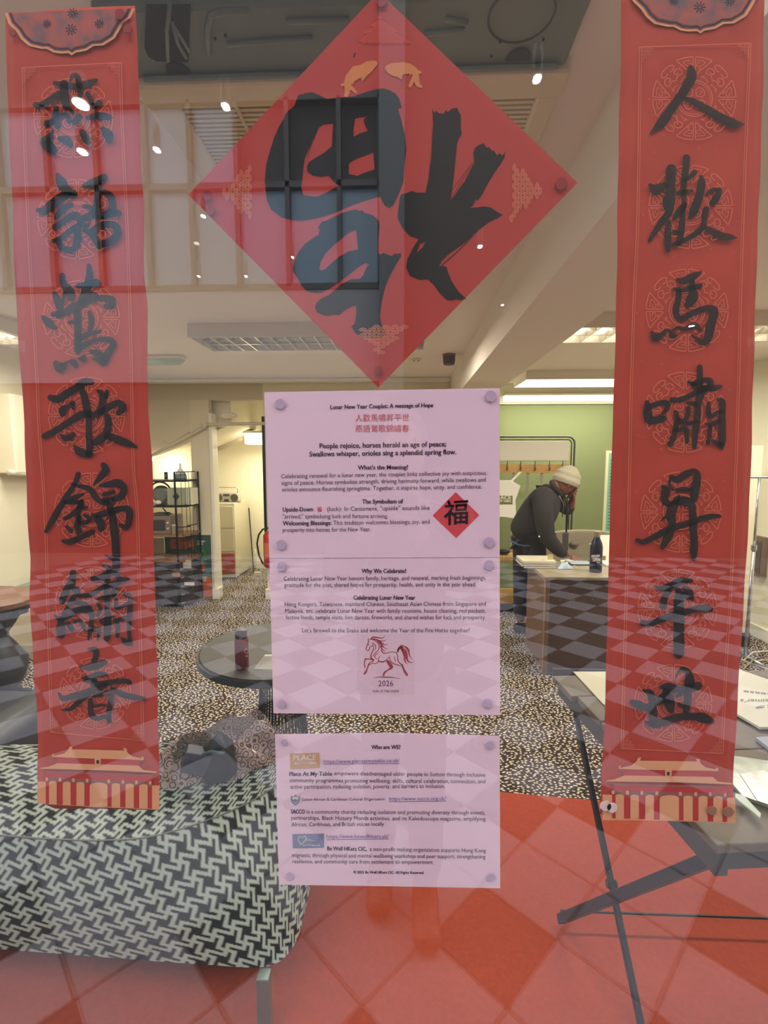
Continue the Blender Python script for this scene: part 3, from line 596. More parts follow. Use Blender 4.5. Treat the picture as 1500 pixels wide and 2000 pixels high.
g.poly([(758,230),(780,192),(850,158),(940,150),(1010,145),(1100,165),(1170,210),(1200,252),(1250,270),(1252,300),(1215,300),(1220,400),(1240,450),(1268,468),(1245,492),(1190,475),(1150,408),(1118,465),(1092,488),(1072,460),(1108,380),(1132,320),(1115,300),(1102,335),(1088,300),(1000,312),(985,382),(930,342),(870,332),(800,290)], O, s6)
g.build('gold_fish', mat('fish_print', (206, 120, 72), .7, spec=.2), dm)
def scales(tri, ang, name_m, rad=9, rows=9):
    q = Print(YP - .0008); cx = sum(p[0] for p in tri) / 3; cy = sum(p[1] for p in tri) / 3
    def inside(x, y):
        s_ = [(tri[(i + 1) % 3][0] - tri[i][0]) * (y - tri[i][1]) - (tri[(i + 1) % 3][1] - tri[i][1]) * (x - tri[i][0]) for i in range(3)]
        return all(v >= -60 for v in s_) or all(v <= 60 for v in s_)
    for i in range(-rows, rows + 1):
        for j in range(-rows * 2, rows * 2 + 1):
            u = (i + .5 * (j % 2)) * rad * 2; v = j * rad * .62
            x = cx + u * cos(ang) - v * sin(ang); y = cy + u * sin(ang) + v * cos(ang)
            if not inside(x, y): continue
            for f_ in (1, .7, .42):
                q.stroke([(x + rad * f_ * cos(ang + a), y + rad * f_ * sin(ang + a), 1.0) for a in [-pi + .5 + (pi - 1) * t / 6 for t in range(7)]], k=1, cap=False)
    q.build('gold_scales', name_m, dm)
scm = mat('scale_print', (226, 130, 100), .7, spec=.2)
scales([(692, 646), (800, 640), (742, 696)], 0, scm); scales([(430, 376), (484, 320), (482, 428)], pi / 2, scm); scales([(1066, 372), (1010, 320), (1005, 426)], -pi / 2, scm)
scales([(742, 38), (702, 88), (798, 88)], 0, mat('faint_scale_print', (212, 74, 60), .7, spec=.2), 6, 14)
putty(dm, [(404, 382, 9), (410, 410, 9), (1097, 358, 11), (739, 723, 8), (745, 2, 10)], putty_d, .0028)

# ------------------------------------------------------------------ notices
lilac_m = mat('lilac_paper', (232, 192, 208), .8, spec=.15); txt_m = mat('notice_toner', (66, 46, 66), .8, spec=.1); redt_m = mat('red_toner', (206, 96, 104), .8, spec=.1)
pink_m = mat('diamond_toner', (214, 74, 82), .8, spec=.1); blk_m = mat('black_toner', (26, 20, 26), .8, spec=.1); link_m = mat('link_toner', (112, 92, 150), .8, spec=.1)
put_m = mat('grey_putty', (192, 160, 186), .9)
def sheet(label, cs, Y, dots):
    r = thing('notice_sheet', onY((cs[2][0] + cs[3][0]) / 2, cs[3][1], Y), label, 'notice')
    MB().prism([onY(x, y, Y) for x, y in cs], (0, .0002, 0)).build('paper', lilac_m, r); putty(r, dots, put_m, Y - .0022); return r
def lines(r, Y, L, m, nm='lettering'):
    q = Print(Y - .0004)
    for st, x0, x1, y0, y1, sz, bo in L: q.text(st, x0, x1, y0, y1, sz, bo)
    q.build(nm, m, r, kind='stuff' if 'lettering' in nm else None)
Y1 = .0045; Y2 = .0052
n1 = sheet('upper lilac notice sheet headed Lunar New Year Couplet, directly below the diamond', [(516, 766), (976, 758), (976, 1088), (526, 1090)], Y1, [(547, 789, 10), (959, 773, 11), (549, 1064, 10), (956, 1059, 10)])
n2 = sheet('middle lilac notice sheet with the prancing horse picture', [(526, 1088), (976, 1086), (977, 1397), (534, 1393)], Y2, [(550, 1106, 10), (955, 1104, 10), (551, 1375, 9), (953, 1374, 10)])
n3 = sheet('lowest lilac notice sheet headed Who are WE, with three logos', [(537, 1434), (760, 1431), (976, 1437), (977, 1735), (760, 1731), (545, 1728)], Y1, [(555, 1450, 7), (957, 1456, 9), (565, 1712, 9), (959, 1714, 9)])
B = 1
lines(n1, Y1, [("Lunar New Year Couplet: A message of Hope", 645, 846, 796, 792, 10.5, 1), ("People rejoice, horses herald an age of peace;", 624, 871, 872, 868, 12.5, 1),
 ("Swallows whisper, orioles sing a splendid spring flow.", 604, 891, 888, 883.5, 12.5, 1), ("What\u2019s the Meaning?", 699, 797, 914, 913, 10.5, 1),
 ("Celebrating renewal for a lunar new year, the couplet links collective joy with auspicious", 549, 949, 931, 924, 10.5, 0), ("signs of peace. Horses symbolize strength, driving harmony forward, while swallows and", 550, 949, 944, 937.5, 10.5, 0),
 ("orioles announce flourishing springtime. Together, it inspires hope, unity, and confidence.", 551, 941, 957, 951, 10.5, 0), ("The Symbolism of", 707, 787, 980.5, 980, 10.5, 1),
 ("Upside-Down", 552, 611, 996, 995.5, 10.5, 1), ("(luck): In Cantonese, \"upside\" sounds like", 639, 839, 995, 992.5, 10.5, 0), ("\"arrived,\" symbolising luck and fortune arriving.", 552, 758, 1009.5, 1008.5, 10.5, 0),
 ("Welcoming Blessings:", 552, 647, 1023, 1022, 10.5, 1), ("This tradition welcomes blessings, joy, and", 651, 839, 1022, 1019.5, 10.5, 0), ("prosperity into homes for the New Year.", 552, 724, 1036, 1034.5, 10.5, 0)], txt_m)
lines(n1, Y1, [("\u4eba\u6b61\u99ac\u562f\u6607\u5e73\u4e16", 694, 799, 818.5, 817, 14, 0), ("\u71d5\u8a9e\u9daf\u6b4c\u9326\u7e61\u6625", 694, 799, 839, 838.5, 14, 0), ("\u798f", 619, 628, 996, 996, 9, 1)], redt_m, 'red_lettering')
q = Print(Y1 - .0003); q.poly([(890, 961), (936, 1006), (891, 1051), (845, 1007)]); q.build('printed_diamond', pink_m, n1)
lines(n1, Y1 - .0003, [("\u798f", 867, 914, 1008, 1005, 46, 1)], blk_m, 'printed_character')
lines(n2, Y2, [("Why We Celebrate?", 706, 793, 1116, 1116, 10.5, 1), ("Celebrating Lunar New Year honors family, heritage, and renewal, marking fresh beginnings,", 554, 949, 1131, 1129, 10.5, 0),
 ("gratitude for the past, shared hopes for prosperity, health, and unity in the year ahead.", 555, 930, 1143.5, 1142, 10.5, 0), ("Celebrating Lunar New Year", 690, 811, 1168, 1168, 10.5, 1),
 ("Hong Kongers, Taiwanese, mainland Chinese, Southeast Asian Chinese from Singapore and", 556, 949, 1181, 1180, 10.5, 0), ("Malaysia, etc. celebrate Lunar New Year with family reunions, house cleaning, red packets,", 557, 949, 1194, 1193.5, 10.5, 0),
 ("festive foods, temple visits, lion dances, fireworks, and shared wishes for luck and prosperity.", 558, 949, 1206.5, 1206.5, 10.5, 0), ("Let's farewell to the Snake and welcome the Year of the Fire Horse together!", 590, 917, 1232, 1232, 10.5, 0)], txt_m)
q = Print(Y2 - .0002); q.poly([(697, 1238), (810, 1238), (810, 1356), (697, 1356)]); q.build('picture_ground', mat('picture_ground', (226, 186, 200), .8, spec=.1), n2)
H = Print(Y2 - .0005); HO = (690, 1235); hs = 11.538
for l in ([(340,150,20),(340,230,22),(310,300,20),(290,380,18),(320,410,16),(360,390,20),(370,330,14)],[(370,330,14),(420,310,16),(445,270,14)],[(345,280,22),(350,290,22)],[(380,160,20),(450,110,30),(560,120,26),(660,130,16),(710,80,6)],
          [(400,150,24),(500,160,34),(600,190,24),(700,190,12),(745,160,5)],[(560,200,50),(640,240,34),(720,285,14),(790,260,6)],[(600,240,50),(650,300,40),(700,350,16),(770,375,6)],[(620,320,40),(650,380,26),(700,415,12),(740,420,5)],
          [(450,170,14),(540,220,20),(580,310,20),(560,400,16),(490,470,16),(440,540,16)],[(420,235,12),(490,280,18),(505,350,16),(480,410,8)],[(430,290,14),(455,340,18),(440,420,20),(400,500,24),(405,580,34),(450,620,40)],
          [(630,400,22),(670,460,20),(750,470,16),(860,440,14),(960,460,16),(1000,530,18),(1005,620,18),(1040,690,18),(1100,730,28)],[(570,460,8),(490,520,16),(490,570,14),(530,600,14)],[(270,600,24),(350,600,20),(430,610,30)],[(270,600,26),(250,700,24),(265,790,24)],
          [(460,640,20),(380,680,20),(340,740,26),(310,840,30),(270,910,50),(245,940,30)],[(350,740,16),(430,700,14),(520,700,16),(565,650,18),(570,590,14),(610,520,8)],[(575,650,26),(650,665,30),(730,640,24),(800,560,8)],[(820,530,10),(830,620,18),(880,690,22),(980,730,18),(1080,760,16)],
          [(920,540,8),(940,600,14),(950,680,10)],[(780,660,70),(830,730,80),(860,790,70),(780,850,26),(710,900,40),(680,970,40)],[(1100,730,34),(1130,820,40),(1170,900,50),(1210,960,50)],[(1000,440,30),(1030,360,50),(1100,330,50)],
          [(990,440,20),(1060,310,24),(1140,310,20),(1230,380,50),(1260,480,30),(1290,560,14),(1340,600,5)],[(1090,360,60),(1170,430,70),(1200,540,60),(1230,640,30),(1300,680,16),(1350,680,5)],[(1100,400,40),(1150,520,40),(1160,620,34),(1190,690,16),(1230,710,6)],
          [(450,1030,4),(580,1010,18),(720,1010,26),(900,1020,16),(1060,1045,4)]):
    H.stroke(l, HO, hs, k=5)
H.build('printed_horse', mat('horse_toner', (168, 74, 82), .8, spec=.1), n2)
lines(n2, Y2 - .0002, [("2026", 739, 768, 1336, 1336, 14, 0), ("YEAR OF THE HORSE", 727, 779, 1350.5, 1350.5, 5.5, 0)], mat('year_toner', (96, 62, 84), .8, spec=.1), 'printed_year')
lines(n3, Y1, [("Who are WE?", 725, 782, 1460, 1460, 10, 1), ("Place At My Table", 565, 648, 1512.5, 1512, 10, 1), ("empowers disadvantaged older people in Sutton through inclusive", 653, 948, 1511, 1514, 10, 0),
 ("community programmes promoting wellbeing, skills, cultural celebration, connection, and", 566, 948, 1524.5, 1527, 10, 0), ("active participation, reducing isolation, poverty, and barriers to inclusion.", 567, 869, 1537.5, 1536, 10, 0),
 ("SACCO", 568, 595, 1586, 1586, 10, 1), ("is a community charity reducing isolation and promoting diversity through events,", 599, 948, 1586, 1588, 10, 0), ("partnerships, Black History Month activities, and its Kaleidoscope magazine, amplifying", 569, 948, 1598, 1600, 10, 0),
 ("African, Caribbean, and British voices locally", 569, 750, 1611, 1610, 10, 0), ("Be Well HKers CIC,", 639, 716, 1658, 1659, 10, 1), ("a non-profit making organization supports Hong Kong", 722, 949, 1659, 1662, 10, 0),
 ("migrants, through physical and mental wellbeing workshop and peer support, strengthening", 570, 948, 1671, 1674, 10, 0), ("resilience, and community care from settlement to empowerment.", 571, 847, 1683, 1684.5, 10, 0),
 ("\u00a9 2025 Be Well HKers CIC. All Rights Reserved.", 690, 828, 1704, 1705, 6.5, 1), ("Sutton African & Caribbean Cultural Organisation", 589, 752, 1562, 1561, 7, 0)], txt_m)
lines(n3, Y1, [("https://www.placeatmytable.co.uk/", 632, 781, 1488, 1486, 9.5, 0), ("https://www.sacco.org.uk/", 760, 871, 1561, 1560, 9.5, 0), ("https://www.bewellhkers.uk/", 638, 759, 1634.5, 1634, 9.5, 0)], link_m, 'link_lettering')
q = Print(Y1 - .0004)
for a, b_2, y in ((632, 781, 1492), (760, 871, 1565.5), (638, 759, 1639.5)): q.stroke([(a, y + .5, 1), (b_2, y - .8, 1)], k=1, cap=False)
q.build('link_underline', link_m, n3, kind='stuff')
q = Print(Y1 - .0003); q.poly([(566, 1472), (624, 1470), (625, 1500), (567, 1502)]); q.build('tan_logo', mat('logo_tan', (200, 150, 112), .8), n3)
lines(n3, Y1 - .0003, [("PLACE", 573, 617, 1481.5, 1480.5, 12.5, 1), ("AT MY TABLE", 575, 617, 1491.5, 1490.5, 6, 1)], mat('logo_cream', (228, 205, 196), .8), 'logo_lettering')
q = Print(Y1 - .0003); q.poly([(571, 1629), (633, 1628), (633, 1656), (572, 1657)]); q.build('blue_logo', mat('logo_blue', (128, 128, 158), .8), n3)
q = Print(Y1 - .0005); q.stroke([(588, 1650, 1.5), (582, 1640, 1.5), (584, 1634, 1.5), (590, 1636, 1.5), (596, 1633, 1.5), (597, 1640, 1.5), (588, 1650, 1.5)], k=4); q.text("be", 598, 607, 1640, 1640, 9, 0); q.text("wellhkers", 607, 618, 1643, 1643, 4, 0); q.text("be well hkers cic", 592, 625, 1651, 1651, 4, 1); q.build('logo_mark', mat('logo_mark', (214, 200, 196), .8), n3)
q = Print(Y1 - .0003); q.poly([(568, 1554), (573, 1556), (577, 1552), (581, 1556), (586, 1554), (586, 1563), (583, 1569), (577, 1573), (571, 1569), (568, 1563)]); q.build('shield_logo', mat('logo_shield', (140, 134, 156), .8), n3)
q = Print(Y1 - .0005); q.poly([(571, 1557), (577, 1556), (583, 1557), (582, 1563), (577, 1560), (572, 1563)]); q.stroke([(573, 1566, 1.4), (577, 1569, 1.4), (581, 1566, 1.4)], k=1); q.build('shield_mark', mat('logo_mark', (214, 200, 196), .8), n3)
# ------------------------------------------------------------------ ceiling fittings
def beamz(px, py, dist):       # point on a vertical plane at horizontal distance dist in front of the eye
    return onY(px, py, EYE.y + dist)
tray_m = mat('dark_sheet_steel', (108, 120, 112), .5, noise=.1, nscale=8); cream_p = mat('cream_plastic', (214, 200, 168), .45); slot_m = mat('slot_shade_and_dark_parts', (26, 22, 18), .9)  # slot material paints shade in grille and openings, and colours small dark parts
zc = 2.40
def C_(px, py, z=zc): return onZ(px, py, z)
ac = thing('air_conditioner', (C_(690, 250).x, C_(690, 250).y, CZ), 'ceiling air conditioner with cream louvred grille and open dark metal tray', 'air conditioner')
L_, R_ = C_(268, 150).x, C_(1106, 118).x; Yt0 = C_(300, 8).y; Yt1 = C_(690, 136).y; Yf = C_(428, 376).y
Lf, Rf = C_(262, 150).x - .01, R_ + .015
mb = MB(); mb.box(Lf, Rf, Yt1, Yt1 + .075, zc - .02, CZ - .001); mb.box(Lf, Lf + .075, Yt1 + .075, Yf, zc - .015, CZ - .001); mb.box(Rf - .055, Rf, Yt1 + .075, Yf, zc - .015, CZ - .001); mb.box(Lf + .075, Rf - .055, Yf - .03, Yf, zc - .015, CZ - .001)
mb.build('casing', cream_p, ac, bevel=.008)
MB().box(Lf + .07, Rf - .05, Yt1 + .07, Yf - .02, CZ - .004, CZ - .001).build('grille_shade_sheet', slot_m, ac)  # dark sheet standing in for the shade behind the slats
y = Yt1 + .082; n = 0
while y < Yf - .035:
    MB().box(Lf + .07, Rf - .05, y, y + .0095, zc - .008, CZ - .006).build('grille_slat', cream_p, ac); y += .0165; n += 1
for t in (.16, .29, .42, .55, .68, .81): x = Lf + .07 + (Rf - Lf - .12) * t; MB().box(x, x + .008, Yt1 + .075, Yf - .03, zc - .011, zc).build('grille_bar', cream_p, ac)
tr = MB().box(L_, R_, Yt0 + .004, Yt1, zc - .006, CZ - .001).build('tray', tray_m, ac, bevel=.006)
m = MB()
m.tube([Vector((L_ + .02, Yt1 - .01, zc - .012)), Vector((R_ - .02, Yt1 - .01, zc - .012))], .006, 6).build('tray_lip', tray_m, ac)
def strip(pts, r=.006, name='pressed_rib'):
    MB().tube([C_(x, y, zc - .008) for x, y in pts], r, 6).build(name, tray_m, ac, smooth=True)
strip([(408, 104), (405, 60), (412, 30), (440, 22), (485, 22)]); strip([(445, 86), (520, 80), (610, 74)]); strip([(560, 42), (600, 40), (680, 38)]); strip([(830, 66), (905, 58), (912, 44), (870, 36)])
ct = C_(1018, 30, zc - .007)
MB().tube([ct + Vector((cos(a) * .062, sin(a) * .062, 0)) for a in [2 * pi * i / 24 for i in range(24)]], .0022, 5, closed=True).build('knockout_ring', mat('dark_line', (44, 46, 44), .6), ac)
for x, y in ((350, 138), (1012, 112)):
    c = C_(x, y + 4, zc - .008); MB().prism([c + Vector((cos(a) * .026, -sin(a) * .030, 0)) for a in [pi * i / 10 for i in range(11)]], (0, 0, -.003)).build('fixing_notch', slot_m, ac)  # dark plates painted as the shade inside the notches
op = [C_(x, y, zc - .0075) for x, y in ((286, 8), (282, 92), (290, 110), (306, 118), (368, 120), (372, 8))]
MB().prism(op, (0, 0, -.002)).build('cable_opening', slot_m, ac)  # dark plate painted as the shade inside the opening
for pts in ([(332, 6), (326, 60), (328, 118)], [(336, 40), (348, 85), (364, 112)], [(340, 50), (356, 76), (370, 100)]): strip(pts, .0045, 'cable')
for x, y in ((420, 74), (440, 68), (960, 108), (977, 80), (1013, 96), (1061, 76)): c = C_(x, y, zc - .008); MB().lathe([(.0028, -.003), (.0028, 0)], c, 8).build('screw', slot_m, ac)

lv_white = mat('luminaire_white', (222, 214, 198), .4); lv_ref = mat('louvre_reflector', (225, 222, 214), .18, metal=.9)
tube_hot = mat('fluorescent_tube', (255, 250, 235), emit=(1, .93, .78), es=9); tube_dim = mat('unlit_tube_faint_glow', (232, 228, 216), .3, emit=(1, .95, .85), es=.12)  # tubes that are off still carry a faint glow in their material
def luminaire(x0, x1, y0, y1, label, hot, n=14, diffuser=False):
    z0, z1 = 2.335, CZ - .001; t = thing('ceiling_light', ((x0 + x1) / 2, (y0 + y1) / 2, CZ), label, 'ceiling light', 'ceiling luminaires')
    m = MB(); th = .012
    m.box(x0, x1, y0, y0 + th, z0, z1); m.box(x0, x1, y1 - th, y1, z0, z1); m.box(x0, x0 + th, y0 + th, y1 - th, z0, z1); m.box(x1 - th, x1, y0 + th, y1 - th, z0, z1); m.box(x0 + th, x1 - th, y0 + th, y1 - th, z1 - .006, z1)
    m.build('housing', lv_white, t)
    if diffuser:
        MB().box(x0 + th, x1 - th, y0 + th, y1 - th, z0, z0 + .005).build('diffuser', mat('lit_diffuser', (255, 250, 235), emit=(1, .93, .78), es=2.2), t); return t
    k = 2 if y1 - y0 > .2 else 1
    for i in range(k):
        yy = y0 + (y1 - y0) * (i + .5) / k
        MB().tube([(x0 + .03, yy, z0 + .055), (x1 - .03, yy, z0 + .055)], .013, 8).build('tube', tube_hot if hot else tube_dim, t, smooth=True)
        if i: MB().box(x0 + th, x1 - th, (y0 + y1) / 2 - .004, (y0 + y1) / 2 + .004, z0, z0 + .045).build('louvre_rail', lv_ref, t)
    for j in range(n):
        x = x0 + (x1 - x0) * (j + .5) / n; yy0, yy1 = y0 + th, y1 - th
        for i in range(k):
            a, b = yy0 + (yy1 - yy0) * i / k + .004, yy0 + (yy1 - yy0) * (i + 1) / k - .004; mid = (a + b) / 2
            MB().prism([(x - .020, a, z0 + .045), (x - .020, b, z0 + .045), (x - .004, mid, z0 + .002)], (.0, 0, 0.0001)).prism([(x - .004, a, z0), (x - .004, b, z0), (x - .014, b, z0 + .045), (x - .014, a, z0 + .045)], (.005, 0, 0)).build('louvre_blade', lv_ref, t)
    return t
pl = onZ(357, 627, CZ); pr = onZ(835, 627, CZ); y0 = EYE.y + 3.2
luminaire(pl.x, pr.x, y0, y0 + .42, 'unlit louvred ceiling luminaire behind the lower left edge of the diamond', False, 16)
pa = onY(1105, 655, EYE.y + 3.1)
luminaire(pa.x, XR - .25, EYE.y + 3.06, EYE.y + 3.46, 'lit louvred luminaire on the ceiling right of the beam, nearer of two', True, 14)
luminaire(onY(1020, 745, EYE.y + 5.1).x, XR - .3, EYE.y + 4.95, EYE.y + 5.5, 'lit luminaire with bright flat diffuser, just before the olive green wall', True, diffuser=True)
luminaire(XL + .15, onY(33, 668, EYE.y + 3.1).x, EYE.y + 2.95, EYE.y + 3.35, 'lit luminaire at the left edge of the ceiling, beside the left couplet', True, 8)
m = thing('strip_light', (1.9, YG - .06, 2.3), 'long lit strip above the top of the olive green wall', 'strip light')
MB().box(onY(985, 770, YG - .1).x, XR - .05, YG - .10, YG - .03, 2.225, 2.29).build('diffuser', mat('strip_glow', (255, 250, 235), emit=(1, .93, .78), es=1.2), m)
MB().box(onY(985, 770, YG - .1).x, XR - .05, YG - .11, YG - .03, 2.29, 2.31).build('housing', lv_white, m)

# emergency bulkhead on the ceiling
e = onZ(362, 702, CZ - .03)
m = thing('bulkhead_light', (e.x - .25, e.y, CZ), 'pale oblong bulkhead light with greenish cover on the ceiling beside the left couplet', 'bulkhead light')
MB().box(e.x - .52, e.x - .01, e.y - .05, e.y + .05, CZ - .03, CZ - .001).build('base', lv_white, m, bevel=.01)
MB().tube([(e.x - .50, e.y, CZ - .035), (e.x - .05, e.y, CZ - .035), (e.x - .02, e.y, CZ - .03)], [.042, .042, .024], 14).build('cover', mat('greenish_cover', (176, 196, 182), .2), m, smooth=True)
e = onZ(877, 704, CZ - .05)
m = thing('smoke_detector', (e.x, e.y, CZ), 'small dark drum-shaped detector on the ceiling', 'detector'); MB().lathe([(.05, CZ - .001), (.05, CZ - .05), (.044, CZ - .085), (.02, CZ - .09)], (e.x, e.y, 0), 20).build('body', mat('maroon_plastic', (62, 40, 42), .5), m, smooth=False)
MB().lathe([(.053, CZ - .0012), (.053, CZ - .014)], (e.x, e.y, 0), 20).build('base', mat('grey_plastic', (110, 100, 96), .5), m)
e = onZ(813, 704, CZ - .01)
m = thing('ceiling_sensor', (e.x, e.y, CZ), 'tiny white sensor on the ceiling left of the dark detector', 'sensor'); MB().lathe([(.045, CZ - .001), (.042, CZ - .012)], (e.x, e.y, 0), 16).build('plate', lv_white, m)
for dx in (-.018, .018): MB().lathe([(.008, CZ - .0125), (.006, CZ - .016)], (e.x + dx, e.y, 0), 8).build('lens', slot_m, m)

# ------------------------------------------------------------------ pipes and alcove
pipe_m = mat('painted_pipe', (206, 196, 176), .4)
P = lambda x, y, Y=YB - .05: onY(x, y, Y)
t = thing('pipe', P(400, 835), 'sloping painted pipe with clips running down the soffit from the pier', 'pipe')
a, b = P(230, 925), P(396, 836); MB().tube([a, b], .019, 12).build('tube', pipe_m, t, smooth=True)
for x, y in ((327, 873),): c = P(x, y); MB().tube([c + Vector((0, 0, -.03)), c + Vector((-.01, 0, .05)), c + Vector((-.05, .0, .075))], .005, 6).build('clip', pipe_m, t)
t = thing('pipe', P(398, 829), 'horizontal painted pipe from the elbow above the pier to the right', 'pipe')
MB().tube([P(396, 836), P(397, 829), P(404, 829), P(520, 827)], [.024, .024, .018, .018], 12).build('tube', pipe_m, t, smooth=True)
MB().lathe([(.035, -.02), (.035, .02)], P(397, 831), 12, Matrix.Rotation(pi / 2, 3, 'X')).build('elbow', pipe_m, t)
t = thing('pipe', onY(440, 860, 5.9), 'thick white duct pipe under the alcove ceiling', 'pipe')
MB().tube([onY(412, 882, 5.9), onY(462, 858, 5.9), onY(474, 856, 5.9)], .04, 14).build('tube', pipe_m, t, smooth=True)
t = thing('ceiling_light', onY(500, 848, 5.6), 'bright boxy light fitting high in the alcove behind the notice sheet', 'ceiling light')
c = onY(500, 846, 5.6); MB().box(c.x - .16, c.x + .2, 5.55, 5.75, c.z - .0, c.z + .03).build('bracket', lv_white, t); MB().box(c.x - .14, c.x + .2, 5.56, 5.74, c.z - .14, c.z - .001).build('diffuser', mat('alcove_glow', (255, 250, 230), emit=(1, .9, .68), es=7), t, bevel=.02)
area('alcove_light', (c.x, 5.65, c.z - .2), .3, .2, 16, (1, .9, .68))
t = thing('wall_vent', onY(464, 815, YB - .01), 'oval white vent cover near the top of the back header', 'vent')
c = onY(464, 816, YB + 0.3); MB().lathe([(.10, -.012), (.085, .0)], Vector((c.x, YB - .016, c.z - .0)), 20, Matrix.Rotation(pi / 2, 3, 'X') @ Matrix.Diagonal((1, .35, 1))).build('cover', lv_white, t)

# tube lamp low under the soffit slope, and small sign on wall
t = thing('tube_lamp', onY(292, 897, YB), 'bright tube lamp glowing under the slope of the nook', 'lamp')
MB().tube([onY(262, 917, YB - .03), onY(303, 895, YB - .03)], .016, 10).build('tube', mat('nook_glow', (255, 240, 200), emit=(1, .86, .6), es=9), t, smooth=True); MB().box(onY(280, 900, 4.68).x - .02, onY(280, 900, 4.68).x + .02, YB - .03, YB - .001, onY(280, 902, 4.68).z, onY(280, 902, 4.68).z + .02).build('bracket', lv_white, t)
t = thing('framed_photo', (onY(324, 932, 4.6).x, 4.6, onY(350, 938, 4.32).z), 'tiny dark picture frame standing at the back of the shelf top', 'picture frame')
c = onY(324, 932, 4.6); c.z = onY(350, 938, 4.32).z + .007
MB().box(c.x - .018, c.x + .018, 4.60, 4.61, c.z - .006, c.z + .07).build('frame', mat('black_metal', (32, 32, 34), .45), t); MB().box(c.x - .009, c.x + .009, 4.5985, 4.60, c.z + .015, c.z + .05).build('picture', mat('photo_grey', (130, 120, 112), .6), t)

# filing cabinet
cab_m = mat('cabinet_cream', (214, 208, 184), .4); Yc = 5.6; x1 = onY(462, 1134, Yc).x; x0 = x1 - .46; H = 1.0
t = thing('filing_cabinet', ((x0 + x1) / 2, Yc + .3, 0), 'cream three drawer filing cabinet with a rusty red bottom drawer', 'cabinet')
MB().box(x0, x1, Yc, Yc + .6, .02, H).build('carcass', cab_m, t, bevel=.006)
for i, (a, b) in enumerate(((.07, .34), (.37, .66), (.68, .96))):
    d_ = MB().box(x0 + .012, x1 - .012, Yc - .018, Yc, a, b).build('drawer', mat('rust_red_drawer', (168, 74, 46), .5) if i == 0 else cab_m, t, bevel=.004, label='rusty red bottom drawer' if i == 0 else None)
    MB().box(x0 + .06, x0 + .13, Yc - .028, Yc - .018, b - .06, b - .035).build('label_holder', mat('holder_metal', (190, 186, 170), .3, metal=.6), d_, bevel=.002); MB().box(x0 + .19, x0 + .25, Yc - .03, Yc - .018, b - .055, b - .035).build('handle', mat('holder_metal', (190, 186, 170), .3), d_)
# radio on it
c = Vector((x1 - .13, Yc + .12, H)); rg = mat('radio_silver', (178, 172, 158), .35, metal=.3); rk = mat('radio_dark', (74, 72, 68), .5)
t = thing('radio', (c.x, c.y, H), 'silver and grey portable radio with carry handle on the filing cabinet', 'radio')
MB().prism([(c.x - .19, c.y, H + .002), (c.x + .15, c.y, H + .002), (c.x + .13, c.y, H + .125), (c.x - .15, c.y, H + .125)], (0, .14, 0)).build('body', rg, t, bevel=.02)
for s in (-1, 1):
    MB().lathe([(.05, 0), (.05, .006), (.038, .009)], (c.x - .01 + s * .105, c.y - .001, H + .062), 18, Matrix.Rotation(pi / 2, 3, 'X')).build('speaker', rk, t)
MB().box(c.x - .05, c.x + .03, c.y - .008, c.y, H + .08, H + .11).build('display', rk, t); MB().box(c.x - .04, c.x + .02, c.y - .008, c.y, H + .015, H + .04).build('cassette_slot', mat('black_plastic', (26, 26, 28), .4), t)
MB().tube([(c.x - .14, c.y + .06, H + .11), (c.x - .14, c.y + .06, H + .18), (c.x - .12, c.y + .06, H + .195), (c.x + .1, c.y + .06, H + .195), (c.x + .12, c.y + .06, H + .18), (c.x + .12, c.y + .06, H + .11)], .007, 8).build('handle', rg, t, smooth=True)
t = thing('plastic_bag', (x0 + .08, Yc + .2, H), 'crumpled translucent white plastic bag beside the radio', 'bag')
m = MB(); random.seed(3)
m.grid(lambda u, v: Vector((x0 + .10 + cos(2 * pi * u) * .085 * (1 - .5 * v) * (1 + .12 * sin(u * 37 + v * 9)), Yc + .2 + sin(2 * pi * u) * .08 * (1 - .5 * v), H + .003 + v * .27 + .01 * sin(u * 25))), 30, 12); m.build('bag', mat('milky_plastic', (226, 222, 206), .3), t, smooth=True)
t = thing('walking_stick', onY(490, 1120, 5.9), 'thin black stick leaning against the alcove wall', 'stick')
p0 = onY(496, 1124, 5.9); p0.z = .01; MB().tube([p0, onY(486, 992, 6.18)], .008, 8).build('shaft', mat('black_plastic', (26, 26, 28), .4), t); MB().lathe([(.012, 0), (.012, .03)], (p0.x, p0.y, .001), 8).build('ferrule', rk, t)
t = thing('extension_socket', onY(505, 1122, 6.0), 'white extension socket and cable heap on the alcove carpet', 'socket')
p0 = onZ(504, 1124, 0); MB().box(p0.x - .05, p0.x + .05, p0.y - .03, p0.y + .03, .001, .05).build('block', lv_white, t, bevel=.006)
MB().tube([(p0.x + .03, p0.y, .05), (p0.x + .06, p0.y - .02, .1), (p0.x - .02, p0.y + .03, .16), (p0.x - .03, p0.y + .02, .30), (p0.x - .04, p0.y + .05, .35)], .008, 6).build('cable', lv_white, t, smooth=True)

